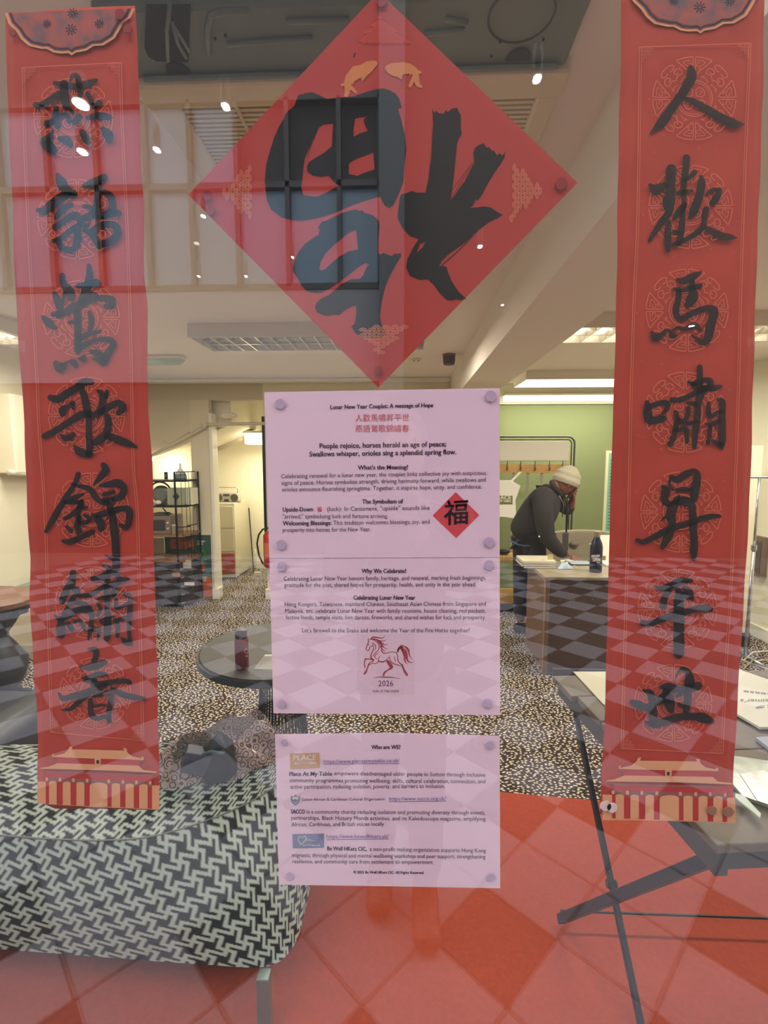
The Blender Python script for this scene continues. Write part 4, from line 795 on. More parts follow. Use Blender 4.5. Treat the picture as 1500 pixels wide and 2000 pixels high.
# extinguisher
ex = onY(529, 1075, YB - .1); t = thing('fire_extinguisher', (ex.x, ex.y, ex.z - .2), 'red fire extinguisher with black hose on the wall beside the alcove', 'extinguisher')
rm = mat('extinguisher_red', (176, 42, 30), .35); hz0 = onY(525, 1108, YB - .1).z; hz1 = onY(525, 1036, YB - .1).z
MB().lathe([(.06, hz0), (.078, hz0 + .02), (.078, hz1 - .05), (.05, hz1 - .01), (.02, hz1)], (ex.x, ex.y, 0), 20).build('cylinder', rm, t, smooth=True)
MB().lathe([(.0795, hz0 + .13), (.0795, hz0 + .28)], (ex.x, ex.y, 0), 20).build('instruction_label', mat('label_cream', (206, 110, 84), .6), t)
MB().lathe([(.022, hz1), (.026, hz1 + .03), (.012, hz1 + .05)], (ex.x, ex.y, 0), 12).build('valve', mat('black_plastic', (26, 26, 28), .4), t)
MB().tube([Vector((ex.x - .02, ex.y - .02, hz1 + .03)), P(513, 1034, YB - .12), P(505, 1045, YB - .12), P(502, 1062, YB - .12), P(506, 1085, YB - .12), P(514, 1102, YB - .12)], .010, 8).build('hose', mat('black_plastic', (26, 26, 28), .4), t, smooth=True)
MB().box(ex.x - .03, ex.x + .03, ex.y + .07, YB, hz1 - .1, hz1 - .02).build('wall_bracket', rk, t)

# ------------------------------------------------------------------ etagere shelf unit
YS = 4.32; bk = mat('black_metal', (32, 32, 34), .45); wd_ = mat('brown_shelf_wood', (140, 100, 66), .5, noise=.25, nscale=30)
def SP(x, y, Y=YS): return onY(x, y, Y)
sx0, sx1 = SP(215, 1100).x, SP(350, 1100).x; sx2 = SP(386, 1100, YS + .3).x; DY = .36
t = thing('shelf_unit', ((sx0 + sx1) / 2, YS + .2, 0), 'black metal and wood shelf unit with curved wire end, crowded with things', 'shelf unit')
hz = [SP(350, y).z for y in (938, 988, 1045, 1093)]
for i, z in enumerate(hz):
    pts = [(sx0, YS, z), (sx1 - .02, YS, z), (sx1 + .10, YS + .05, z), (sx2 + .02, YS + .16, z), (sx2 + .02, YS + DY, z), (sx0, YS + DY, z)]
    MB().prism(pts, (0, 0, -.018 if i < 3 else -.03)).build('shelf', bk if i < 2 else wd_, t, label='black shelf board' if i < 2 else None)
def wirev(x, Y, z0, z1, r=.004, nm='wire'): MB().tube([(x, Y, z0), (x, Y, z1)], r, 6).build(nm, bk, t)
top = SP(350, 922).z
for x, Y in ((sx1 - .01, YS + .0), (sx2 + .015, YS + DY)): wirev(x, Y, 0.02, top, .010, 'post')
wirev(sx0, YS, .02, top, .01, 'post'); wirev(sx0, YS + DY, .02, top, .01, 'post')
arc = [(sx1 - .01, YS), (sx1 + .05, YS + .01), (sx1 + .11, YS + .06), (sx2 - .02, YS + .12), (sx2 + .015, YS + .2), (sx2 + .02, YS + .29)]
for x, Y in arc[1:]: wirev(x, Y, hz[3], top, .0028)
for z in (top, (hz[2] + hz[1]) / 2 - .07, hz[3] + .1): MB().tube([(x, Y, z) for x, Y in arc], .005, 6).build('rail', bk, t, smooth=True)
# drawers beneath
dkw = mat('dark_stained_wood', (56, 48, 46), .5, noise=.3, nscale=12)
b0_ = .03; zt = hz[3] - .035
MB().box(sx0 + .02, sx1 - .02, YS + .03, YS + DY, b0_, zt).build('base_cabinet', dkw, t, bevel=.006)
MB().prism([(sx1 - .02, YS + .03, b0_), (sx1 + .09, YS + .08, b0_), (sx2, YS + .18, b0_), (sx2, YS + DY, b0_), (sx1 - .02, YS + DY, b0_)], (0, 0, zt - b0_)).build('base_cabinet', dkw, t)
nz = 5
for i in range(nz):
    z0 = b0_ + .012 + (zt - b0_) * i / nz; z1 = b0_ - .006 + (zt - b0_) * (i + 1) / nz
    MB().box(sx0 + .04, sx1 - .04, YS + .012, YS + .03, z0, z1).build('drawer', dkw, t, bevel=.003)
    MB().prism([(sx1 - .005, YS + .025, z0), (sx2 - .02, YS + .145, z0), (sx2 - .02, YS + .12, z0), (sx1 + .01, YS + .0, z0)], (0, 0, .012)).build('tray_edge', mat('tray_edge', (150, 132, 128), .4), t)
# things in the bottom trays
for (px, py, wpx, hpx, c, lab, nm, cat) in ((367, 1113, 16, 18, (176, 168, 156), 'small pale patterned card leaning in the upper side tray of the shelf unit', 'greeting_card', 'card'),
        (371, 1141, 20, 6, (226, 222, 220), 'white folded paper in the side tray of the shelf unit', 'folded_paper', 'paper'),
        (345, 1122, 16, 8, (170, 128, 84), 'small brown box on the drawer front of the shelf unit', 'small_box', 'box')):
    c0 = onY(px, py, YS + .05); ww = wpx / F_PX * 4.97; hh = hpx / F_PX * 4.97; st5 = (zt - b0_) / nz
    if nm != 'small_box': c0.z = b0_ + .012 + st5 * round((c0.z - b0_) / st5 - .35) + .013 + hh / 2
    else: c0 = onY(px, py, YS - .003)
    o = MB().box(c0.x - ww / 2, c0.x + ww / 2, c0.y - .02, c0.y - .004, c0.z - hh / 2, c0.z + hh / 2).build(nm, mat(nm, c, .7, noise=.25, nscale=60), None, bevel=.002, label=lab, cat=cat)
def on_shelf(i): return hz[i] + .001
def T(nm, px, py, Y, lab, cat): c0 = onY(px, py, Y); return thing(nm, (c0.x, Y, c0.z), lab, cat), c0
# diffuser bottle on top
c0 = SP(353, 935, YS + .14); z = on_shelf(0); t2 = thing('aroma_bottle', (c0.x, YS + .14, z), 'white bottle with tapering neck and grey base on the shelf top', 'bottle')
MB().lathe([(.058, z), (.062, z + .03), (.055, z + .062)], (c0.x, YS + .14, 0), 18).build('base', mat('blue_grey_glass', (126, 142, 146), .3), t2, smooth=True); MB().lathe([(.052, z + .062), (.03, z + .095), (.012, z + .12), (.009, z + .16), (.011, z + .17)], (c0.x, YS + .14, 0), 18).build('neck', mat('white_ceramic', (222, 220, 208), .3), t2, smooth=True)
# round fan / headset case
z = on_shelf(1); c0 = SP(316, 970, YS + .15); r = .095; t2 = thing('desk_fan', (c0.x, YS + .15, z), 'grey round fan with dark hoop on the upper shelf', 'fan')
MB().lathe([(r * .8, -.025), (r, -.01), (r, .015), (r * .7, .03)], (c0.x, YS + .15, z + r + .012), 24, Matrix.Rotation(pi / 2, 3, 'X')).build('disc', mat('grey_green_plastic', (110, 118, 108), .4), t2)
MB().tube([Vector((c0.x + cos(a) * (r + .025), YS + .12, z + r + .02 + sin(a) * (r + .03))) for a in [pi * (.05 + .95 * i / 14) for i in range(15)]], .010, 8).build('hoop', rk, t2, smooth=True)
MB().box(c0.x - .05, c0.x + .05, YS + .11, YS + .19, z, z + .02).build('foot', rk, t2)
o = MB(); c1 = SP(309, 986, YS + .04); o.blob((c1.x, YS + .04, z + .03), .03, sx=1.2, sz=.8); o.build('white_plug', lv_white, None, smooth=True, label='small white plug lying in front of the fan on the shelf', cat='plug')
# first aid box
c0 = SP(340, 985, YS + .05); c1 = SP(328, 985, YS + .05); t2 = thing('first_aid_box', (c0.x, YS + .08, z), 'pale first aid box with dark green cross on the shelf', 'first aid box')
ax0 = SP(327, 985, YS + .05).x; ax1 = SP(358, 985, YS + .05).x; MB().box(ax0, ax1, YS + .05, YS + .14, z, z + .18).build('case', mat('pale_green_case', (160, 164, 144), .5), t2, bevel=.006)
cx_ = SP(344, 970, YS + .05).x; cz_ = z + .093
for a in ((-.032, .032, -.014, .014), (-.014, .014, -.032, .032)): MB().box(cx_ + a[0], cx_ + a[1], YS + .044, YS + .05, cz_ + a[2], cz_ + a[3]).build('green_cross', mat('dark_green', (50, 84, 66), .5), t2)
for i in range(4):
    xx = SP(357 + i * 5.0, 980, YS + .12).x; MB().box(xx, xx + .022, YS + .12, YS + .27, z, z + .175).build('ring_binder', mat('cream_binder', (222, 220, 198), .6), None, bevel=.003, label=('leftmost', 'second', 'third', 'rightmost')[i] + ' cream upright binder of four behind the shelf wires', cat='binder', group='cream binders on the upper shelf')
# microwave
z = on_shelf(2); mx0, mx1 = SP(286, 1040, YS + .05).x, SP(334, 1040, YS + .05).x; t2 = thing('microwave', ((mx0 + mx1) / 2, YS + .2, z), 'brown grey microwave with dark door window on the middle shelf', 'microwave')
MB().box(mx0, mx1, YS + .05, YS + .32, z, z + .19).build('case', mat('microwave_taupe', (120, 106, 98), .4), t2, bevel=.006); MB().box(mx0 + .03, mx1 - .06, YS + .042, YS + .05, z + .04, z + .15).build('door_window', mat('smoked_window', (44, 36, 44), .15), t2)
for k_ in range(2): MB().lathe([(.011, 0), (.009, .012)], (mx1 - .028, YS + .05, z + .06 + .06 * k_), 10, Matrix.Rotation(pi / 2, 3, 'X')).build('knob', lv_white, t2)
MB().prism([(mx0 + .02, YS + .08, z + .191), (mx1 - .06, YS + .08, z + .191), (mx1 - .1, YS + .08, z + .215), (mx0 + .05, YS + .08, z + .215)], (0, .16, 0)).build('dark_tray', rk, None, label='dark folded cloth lying on top of the microwave', cat='cloth')
c0 = SP(341, 1040, YS + .06); t2 = thing('storage_jar', (c0.x, YS + .06, z), 'tall taupe jar with pale rim beside the microwave', 'jar')
MB().lathe([(.026, z), (.028, z + .09)], (c0.x, YS + .06, 0), 16).build('body', mat('jar_taupe', (150, 138, 122), .4), t2); MB().lathe([(.029, z + .09), (.029, z + .1)], (c0.x, YS + .06, 0), 16).build('rim', cab_m, t2)
MB().tube([SP(318, 992, YS + .1), SP(331, 1008, YS + .1), SP(335, 1022, YS + .1), Vector((SP(336, 1022, YS + .1).x, YS + .1, z + .002))], .006, 6).build('cable', bk, None, smooth=True, label='black cable hanging down beside the microwave', cat='cable')
# posters
def poster(nm, label, x0, x1, z0, z1, Y, bands, lean=.0):
    t2 = thing(nm, ((x0 + x1) / 2, Y, z0), label, 'poster')
    MB().box(x0, x1, Y, Y + .006, z0, z1).build('board', bands[0], t2); return t2
teal = mat('teal_print', (52, 84, 80), .6); orange = mat('orange_print', (198, 98, 48), .6); food = mat('food_photo', (196, 112, 58), .6, noise=.6, nscale=26, c2=(92, 52, 38)); leaf = mat('leafy_green', (70, 140, 70), .6, noise=.6, nscale=40, c2=(30, 60, 44))
Yp = 4.685; x0 = onY(384, 1100, Yp).x; x1 = onY(413, 1100, Yp).x; z1 = onY(400, 1045, Yp).z
t2 = poster('food_poster', 'tall teal and orange food poster standing on the carpet against the pier', x0 - .12, x1, .012, z1, Yp, [teal]); zo = onY(400, 1128, Yp).z
MB().box(x0 - .12, x1, Yp - .002, Yp - .0005, .012, zo).build('orange_field', orange, t2)
m = MB(); c0 = onY(393, 1083, Yp); m.blob((c0.x, Yp - .003, c0.z), .075, 14, sy=.02, sz=1.2); m.build('printed_herbs', leaf, t2); m = MB(); c0 = onY(390, 1108, Yp); m.blob((c0.x, Yp - .003, c0.z), .07, 14, sy=.02); m.build('printed_food', food, t2)
q = Print(Yp - .003); q.text("FREE", 386, 404, 1131, 1132, 11, 1); q.text("COMMUNITY", 385, 400, 1058, 1058, 4.5, 1); q.text("FRIDGE", 385, 396, 1063, 1063, 4.5, 1); q.build('lettering', mat('poster_white', (222, 214, 200), .7), t2)
MB().box(x0 - .13, x1 + .004, Yp + .0061, Yp + .012, .0, z1 + .005).build('backing_board', lv_white, t2)
bx0, bx1 = onY(323, 1070, 4.66).x, onY(384, 1070, 4.66).x; za, zb = hz[3] + .002, onY(350, 1049, 4.66).z - .0
t2 = thing('food_poster', ((bx0 + bx1) / 2, 4.66, za), 'teal framed poster of orange roast food on the lowest wooden shelf', 'poster')
MB().box(bx0, bx1, 4.655, 4.665, za, zb).build('board', teal, t2); MB().box(bx0 + .06, bx1 - .02, 4.652, 4.6549, za + .05, zb - .02).build('food_picture', food, t2)
MB().box(SP(300, 1080, 4.6).x - .15, bx0 - .005, 4.62, 4.64, za, zb - .01).build('picture_board', mat('beige_board', (190, 180, 158), .7), None, label='plain beige board standing at the left on the lowest wooden shelf', cat='board')

# ------------------------------------------------------------------ left side: bench, table, dark chair
gc = mat('sage_cushion', (126, 146, 112), .8); bx = onX(60, 1130, XL + .5)
bY0, bY1 = 2.95, 4.3
t = thing('bench', (XL + .25, 3.4, 0), 'cream bench along the left wall with a scalloped sage green cushion', 'bench')
MB().box(XL + .03, XL + .42, bY0, bY1, .10, .42).build('frame', wall_m, t, bevel=.01)
pts = [(XL + .44, bY0 + (bY1 - bY0) * i / 24, .47 - .012 * abs(sin(i * pi / 3))) for i in range(25)]
m = MB(); m.prism([(XL + .44, bY1, .56), (XL + .44, bY0, .56)] + [Vector(p) for p in pts], (-.40, 0, 0)); m.build('cushion', gc, t)
MB().box(XL + .05, XL + .40, bY0 + .02, bY1 - .02, .0, .10).build('plinth', wall_m, t)
t = thing('wall_cabinet', (XL + .1, 2.7, 1.4), 'white boxed cupboard on the left wall above the bench', 'cupboard')
cc = onX(22, 800, XL + .15); c2 = onX(22, 925, XL + .15); MB().box(XL + .001, XL + .15, cc.y + .0, cc.y + .55, c2.z, 2.05).build('box', wall_m, t, bevel=.01); MB().tube([(XL + .12, cc.y - .03, c2.z + .01), (XL + .13, cc.y + .58, c2.z - .03)], .025, 10).build('pipe', lv_white, t, smooth=True)
tw = mat('walnut_table', (140, 96, 74), .4, noise=.25, nscale=9); dk_w = mat('charcoal_paint', (46, 48, 54), .5)
c0 = onZ(60, 1166, .73)
t = thing('pedestal_table', (c0.x - .55, c0.y - .1, 0), 'brown wooden table with dark turned pedestal at the left window end', 'table')
m = MB(); n_ = 40; R0 = .42; cx_, cy_ = c0.x - R0 + .03, c0.y - .05
m.prism([(cx_ + cos(2 * pi * i / n_) * R0, cy_ + sin(2 * pi * i / n_) * R0 * .72, .70) for i in range(n_)], (0, 0, .03)); m.build('tabletop', tw, t, bevel=.006)
m = MB(); m.prism([(cx_ + cos(2 * pi * i / 64) * (R0 - .05 + .012 * sin(i * 1.2)), cy_ + sin(2 * pi * i / 64) * (R0 * .72 - .05 + .012 * sin(i * 1.2)), .64) for i in range(64)], (0, 0, .0599)); m.build('apron', dk_w, t)
lx = onY(-14, 1300, cy_).x
MB().lathe([(.19, 0), (.17, .05), (.12, .10), (.13, .18), (.17, .26), (.18, .34), (.12, .44), (.08, .5), (.13, .57), (.17, .64)], (lx, cy_, 0), 26).build('pedestal', dk_w, t, smooth=True)
for k_ in range(3):
    a = k_ * 2.1 + .4; MB().tube([(lx + cos(a) * .1, cy_ + sin(a) * .1, .10), (lx + cos(a) * .32, cy_ + sin(a) * .26, .05), (lx + cos(a) * .44, cy_ + sin(a) * .34, .03)], [.06, .045, .03], 10).build('foot', dk_w, t, smooth=True)
dc = onZ(48, 1405, .42); dc.y += .10; dm_ = mat('slate_leather', (54, 58, 68), .45, noise=.12, nscale=14)
t = thing('armchair', (dc.x - .3, dc.y, 0), 'dark slate leather chair at the lower left behind the patterned seat', 'chair')
m = MB(); m.box(dc.x - .62, dc.x + .02, dc.y - .30, dc.y + .32, .16, .36); m.build('seat', dm_, t, bevel=.06, bseg=4, smooth=True)
m = MB(); m.box(dc.x - .14, dc.x + .06, dc.y - .34, dc.y + .34, .12, .47); m.build('armrest', dm_, t, bevel=.07, bseg=5, smooth=True)
m = MB(); m.box(dc.x - .9, dc.x - .62, dc.y - .3, dc.y + .32, .16, .7); m.build('backrest', dm_, t, bevel=.06, bseg=4, smooth=True)
for sx in (-.55, -.04):
    for sy in (-.25, .27): MB().lathe([(.016, .0085), (.02, .17)], (dc.x + sx, dc.y + sy, 0), 10).build('leg', bk, t)
# ------------------------------------------------------------------ patterned seat in front
ZT = .45
def front(px): # crease line
    P_ = [(-260, 1606), (-120, 1622), (0, 1630), (100, 1637), (200, 1640), (300, 1632), (400, 1603), (480, 1570), (545, 1530), (590, 1490), (612, 1455)]
    return P_
crease = [onZ(x, y, ZT) for x, y in catmull(front(0), 5)]
back_y = [onZ(x, y, ZT) for x, y in catmull([(-260, 1448), (0, 1455), (200, 1452), (330, 1448), (450, 1440), (540, 1436), (590, 1436), (612, 1455)], 7)]
n = len(crease)
def lerpP(L, t): f = t * (len(L) - 1); i = min(int(f), len(L) - 2); return L[i].lerp(L[i + 1], f - i)
# arc-length of crease
acc = [0]
for i in range(1, n): acc.append(acc[-1] + (crease[i] - crease[i - 1]).length)
# woven fret of linked hooked crosses (period 12 x 12), tabulated once
def _fret_table(n=96):
    SG = [((0, 0), (3, 0)), ((3, 0), (3, 6)), ((0, 0), (0, 3)), ((0, 3), (-6, 3)), ((0, 0), (-3, 0)), ((-3, 0), (-3, -6)), ((0, 0), (0, -3)), ((0, -3), (6, -3))]
    CT = [(i * 6, j * 6) for i in range(-2, 5) for j in range(-2, 5) if (i + j) % 2 == 0]
    T_ = []
    segs = [(min(a[0], b[0]) + cx, max(a[0], b[0]) + cx, min(a[1], b[1]) + cy, max(a[1], b[1]) + cy) for cx, cy in CT for a, b in SG]
    segs = [q for q in segs if q[1] > -2 and q[0] < 14 and q[3] > -2 and q[2] < 14]
    for j in range(n):
        y = 12 * j / n
        for i in range(n):
            x = 12 * i / n; T_.append(min(max(a - x, x - b, c - y, y - d_, 0) for a, b, c, d_ in segs))
    return T_
FT = _fret_table()
def fret(u, v):
    d_ = FT[int(v % 12 * 8) % 96 * 96 + int(u % 12 * 8) % 96]
    return max(0, min(1, (d_ - .80) / .35 + .5))
NU, NT, NF = 560, 90, 110
low = [onZ(x, y, .15) for x, y in catmull([(-260, 1838), (-120, 1846), (0, 1854), (130, 1864), (260, 1874), (400, 1884), (520, 1888), (572, 1850), (598, 1770), (612, 1680), (616, 1600)], 5)]
def seat():
    vs = []; cols = []
    L = acc[-1]
    def P_(s, t):     # s in 0..1 along, t<0 top (0 crease -> -1 back), t>0 front (0..1 down)
        f = s * (n - 1); i = min(int(f), n - 2); c = crease[i].lerp(crease[i + 1], f - i); tg = (crease[i + 1] - crease[i]).normalized(); out = Vector((tg.y, -tg.x, 0))
        if t <= 0:
            b = lerpP(back_y, s); p = c.lerp(b, -t); p.z = ZT + .02 * sin(min(1, -t * 3) * pi / 2) - .018 * max(0, -t * 4 - 3) ** 2; return p
        b = lerpP(low, s); tt = t ** .8; p = c.lerp(b, tt); p.z = ZT - t * .30
        return p + out * .022 * sin(t * pi)
    rows = [-1 + i / NT for i in range(NT)] + [i / NF for i in range(NF + 1)]
    import functools
    for t in rows:
        for i in range(NU + 1):
            s = i / NU; vs.append(P_(s, t))
            al = L * s; h = (t * .33 if t > 0 else t * .42)
            # slanted drawing grid
            U = (al * .84 + h * .55) / .0060; V = (h * 1.02 - al * .34) / .0060
            cols.append(fret(U, V))
    W = NU + 1; fs = [(r * W + c, r * W + c + 1, (r + 1) * W + c + 1, (r + 1) * W + c) for r in range(len(rows) - 1) for c in range(NU)]
    return vs, fs, cols
vs, fs, cols = seat()
st_ = thing('upholstered_seat', (crease[n // 2].x, crease[n // 2].y + .2, 0), 'rounded seat upholstered in black and white fret fabric in the lower left foreground', 'seat')
b = MB(); b.flat = True; b.add(vs, fs); o = b.build('upholstery', attr_mat('fret_fabric'), st_, smooth=True)
la = S((178, 186, 174)); da = S((38, 38, 42))
at = o.data.color_attributes.new('weave', 'FLOAT_COLOR', 'POINT')
at.data.foreach_set('color', [v for e in cols for v in (la[0] + (da[0] - la[0]) * e, la[1] + (da[1] - la[1]) * e, la[2] + (da[2] - la[2]) * e, 1)])
pip = [p + Vector((0, -.006, .003)) for p in crease]; MB().tube(pip, .0022, 6).build('piping', mat('fabric_piping', (120, 122, 112), .8), st_, smooth=True)
m = MB(); core = [Vector((p.x, p.y + .01, ZT - .29)) for p in crease] + [Vector((p.x, p.y, ZT - .29)) for p in reversed(back_y[:-1])]
m.prism(core, (0, 0, .27)); m.build('seat_core', mat('dark_lining', (40, 40, 42), .9), st_)
lg = mat('sage_steel', (118, 136, 128), .3, metal=.7)
for x, y in ((515, 2022), (-150, 1990)):
    p = onZ(x, y, .0); p.y += .015; MB().box(p.x - .017, p.x + .017, p.y - .017, p.y + .017, .0085, .168).build('leg', lg, st_, bevel=.003)
for f_ in (.25, .8): p = lerpP(back_y, f_); MB().box(p.x - .017, p.x + .017, p.y - .05, p.y - .016, .0085, .168).build('leg', lg, st_, bevel=.003)

# ------------------------------------------------------------------ floral clear bag with black contents
bgx = onZ(430, 1500, ZT + .03); clear = bpy.data.materials.new('floral_film'); clear.use_nodes = True
nt = clear.node_tree; pb = nt.nodes['Principled BSDF']; tc = nt.nodes.new('ShaderNodeTexCoord'); vo = nt.nodes.new('ShaderNodeTexVoronoi'); vo.inputs['Scale'].default_value = 34; vo.inputs['Randomness'].default_value = .55
mt = nt.nodes.new('ShaderNodeMath'); mt.operation = 'MULTIPLY'; mt.inputs[1].default_value = 22; sn = nt.nodes.new('ShaderNodeMath'); sn.operation = 'SINE'
cr = nt.nodes.new('ShaderNodeValToRGB'); cr.color_ramp.elements[0].position = .25; cr.color_ramp.elements[0].color = (*S((186, 164, 158)), 1); cr.color_ramp.elements[1].position = .6; cr.color_ramp.elements[1].color = (*S((92, 68, 70)), 1)
for a_1, b_1 in ((tc.outputs['Object'], vo.inputs['Vector']), (vo.outputs['Distance'], mt.inputs[0]), (mt.outputs[0], sn.inputs[0]), (sn.outputs[0], cr.inputs[0]), (cr.outputs[0], pb.inputs['Base Color'])): nt.links.new(a_1, b_1)
pb.inputs['Roughness'].default_value = .15; pb.inputs['Alpha'].default_value = .86
t = thing('patterned_bag', (bgx.x, bgx.y, ZT), 'crumpled clear bag printed with pink flowers lying on the patterned seat', 'bag')
cl = onZ(405, 1508, ZT + .02)
def bagf(u, v):
    a = 2 * pi * u; rx = .215 * (1 - .35 * v ** 2) * (1 + .09 * sin(3 * a + 1) + .05 * sin(9 * a + 5 * v)); ry = .10 * (1 - .30 * v) * (1 + .1 * sin(5 * a))
    z = ZT + .022 + .115 * v * (1 + .35 * cos(a - .5)) + .012 * sin(7 * a + 4 * v)
    return Vector((cl.x + .02 + cos(a) * rx, cl.y + .03 + sin(a) * ry + .12 * cos(a) * .5, z))
m = MB(); m.grid(bagf, 56, 16); m.build('film', clear, t, smooth=True)
m = MB(); 
def hump(u, v):
    a = pi * u; x = -.02 + .20 * v; return Vector((cl.x + .06 + x + .02 * sin(a * 3), cl.y + .10 - cos(a) * .05 + .05 * v, ZT + .02 + sin(a) * .095 * (1 - .45 * v) + .006 * sin(12 * v)))
m.grid(hump, 20, 12); m.build('film', clear, t, smooth=True)
ptc = onY(424, 1446, cl.y - .035)
bp_ = mat('black_pouch', (34, 40, 42), .3, noise=.3, nscale=18)
t2 = thing('black_pouch', (ptc.x, ptc.y, ZT + .06), 'shiny black drawstring pouch standing up out of the floral bag', 'pouch')
def pouch(u, v):
    a = 2 * pi * u; prof = [.060, .064, .062, .060, .056, .050, .03, .004]; f = v * 7; i = min(int(f), 6); r = prof[i] + (prof[i + 1] - prof[i]) * (f - i)
    r *= 1 + .05 * sin(6 * a + 9 * v); return Vector((ptc.x + cos(a) * r, ptc.y + sin(a) * r * .7, ZT + .03 + .155 * min(1, v * 1.05) + .008 * cos(a)))
MB().grid(pouch, 28, 18).build('body', bp_, t2, smooth=True)
MB().tube([(ptc.x - .05, ptc.y - .04, ZT + .125), (ptc.x, ptc.y - .052, ZT + .15), (ptc.x + .04, ptc.y - .045, ZT + .14)], .006, 6).build('fold', mat('painted_pouch_sheen', (70, 84, 84), .3), t2, smooth=True)  # lighter strip paints a sheen on the pouch
cbx = onY(395, 1487, cl.y - .06); t2 = thing('dark_box', (cbx.x, cbx.y, ZT + .04), 'dark slate folded carton lying at the front of the floral bag', 'box')
Mx = Matrix.Translation(cbx) @ Matrix.Rotation(radians(22), 4, 'Y') @ Matrix.Rotation(radians(18), 4, 'Z')
MB().box(-.06, .055, -.022, .022, -.038, .038, Mx).build('carton', mat('slate_card', (70, 70, 80), .5), t2, bevel=.004); MB().box(-.061, .056, -.0235, .0235, .014, .039, Mx).build('flap', mat('slate_card_light', (78, 78, 90), .5), t2, bevel=.003)

# ------------------------------------------------------------------ round wire table
tz = .72; ctr = onZ(548, 1262, tz); Rt_ = .355
t = thing('round_table', (ctr.x, ctr.y, 0), 'round dark grey wood table on a flared black wire pedestal', 'table')
gm_ = mat('charred_oak', (84, 80, 74), .5, noise=.28, nscale=16, bump=.1)
MB().lathe([(Rt_ - .01, tz - .006), (Rt_, tz - .004), (Rt_, tz - .030), (Rt_ - .012, tz - .034)], (ctr.x, ctr.y, 0), 64).build('rim', mat('rim_black', (52, 54, 56), .35, metal=.4), t, smooth=False)
MB().lathe([(Rt_ - .014, tz - .02), (Rt_ - .014, tz)], (ctr.x, ctr.y, 0), 64).build('tabletop', gm_, t)
N = 44; prw = [(.10, tz - .035), (.105, .5), (.12, .32), (.15, .12), (.165, .02)]
for i in range(N):
    a = 2 * pi * i / N; MB().tube([(ctr.x + cos(a) * r * .92, ctr.y + sin(a) * r * .92, z) for r, z in prw], .003, 5).build('wire', bk, t, smooth=True)
for r, z in ((.09, tz - .04), (.14, .13), (.158, .012)): MB().tube([(ctr.x + cos(2 * pi * i / 40) * r, ctr.y + sin(2 * pi * i / 40) * r, z) for i in range(40)], .005, 6, closed=True).build('ring', bk, t, smooth=True)
fp = onZ(470, 1300, tz)
fx = onZ(473, 1305, tz); t2 = thing('drinks_flask', (fx.x, fx.y, tz), 'dark red metal drinks flask with grey lid on the round table', 'flask')
fr_ = .027; fh = onY(473, 1229, fx.y).z - tz; fl = mat('maroon_metal', (124, 36, 40), .25, metal=.5)
MB().lathe([(fr_ * .92, tz + .001), (fr_, tz + .006), (fr_, tz + fh * .76), (fr_ * .9, tz + fh * .78)], (fx.x, fx.y, 0), 22).build('body', fl, t2, smooth=True); MB().lathe([(fr_ * .88, tz + fh * .78), (fr_ * .9, tz + fh * .97), (fr_ * .75, tz + fh)], (fx.x, fx.y, 0), 22).build('lid', mat('flask_lid', (96, 92, 90), .4), t2, smooth=True)
q = Print(fx.y - fr_ * .93); q.stroke([(482, 1266, 1.1), (478, 1269, 1.1), (478, 1274, 1.1), (483, 1276, 1.1), (485, 1270, 1.1), (481, 1269, 1)], k=4); q.text("UP", 479, 484, 1282, 1282, 4.5, 1); q.build('logo_mark', mat('logo_white', (214, 196, 196), .6), t2)
wp = onZ(515, 1305, tz); m = MB()
m.prism([(wp.x - .035, wp.y - .01, tz + .001), (wp.x + .08, wp.y - .02, tz + .001), (wp.x + .08, wp.y + .03, tz + .038), (wp.x - .005, wp.y + .03, tz + .038), (wp.x - .018, wp.y + .01, tz + .02)], (0, .012, .002)); m.build('folded_napkin', mat('napkin_cream', (222, 216, 196), .8), None, label='cream folded paper standing on the round table beside the flask', cat='paper')

# ------------------------------------------------------------------ folding table on the right
TZ = .73; A_ = onZ(1088, 1318, TZ); B_ = onZ(1402, 1652, TZ); tg = mat('weathered_table_wood', (112, 98, 82), .55, noise=.38, nscale=11, bump=.2)
tx = min(A_.x, B_.x) + .02; ty0 = B_.y; ty1 = A_.y; tx1 = tx + .95
t = thing('folding_table', (tx + .45, (ty0 + ty1) / 2, 0), 'weathered dark wood folding table on crossed black metal legs at the right', 'table')
nb = 5; ed = mat('dark_table_edge', (52, 48, 46), .6)
for i in range(nb):
    y0 = ty0 + (ty1 - ty0) * i / nb + .002; y1 = ty0 + (ty1 - ty0) * (i + 1) / nb - .002
    MB().box(tx + (.0 if i < nb - 1 else -.02), tx1, y0, y1, TZ - .022, TZ - random.uniform(0, .0015)).build('plank', tg, t, bevel=.003)
MB().box(tx + .002, tx + .03, ty0 + .004, ty1 - .004, TZ - .075, TZ - .0225).build('apron', ed, t); MB().box(tx1 - .03, tx1, ty0 + .004, ty1 - .004, TZ - .075, TZ - .0225).build('apron', ed, t); MB().box(tx + .03, tx1 - .03, ty0 + .004, ty0 + .03, TZ - .06, TZ - .0225).build('apron', ed, t)
def leg(p, q, nm='leg', w=.011):
    p, q = Vector(p), Vector(q); d_ = (q - p).normalized(); sx = d_.cross(Vector((1, 0, 0))).normalized(); M = Matrix.Identity(4)
    M.col[0][:3] = (1, 0, 0); M.col[1][:3] = sx; M.col[2][:3] = d_; M.translation = p
    return MB().box(-w * .7, w * .7, -w, w, 0, (q - p).length, M).build(nm, mat('black_leg_steel', (38, 42, 48), .4, metal=.5), t, bevel=.002)
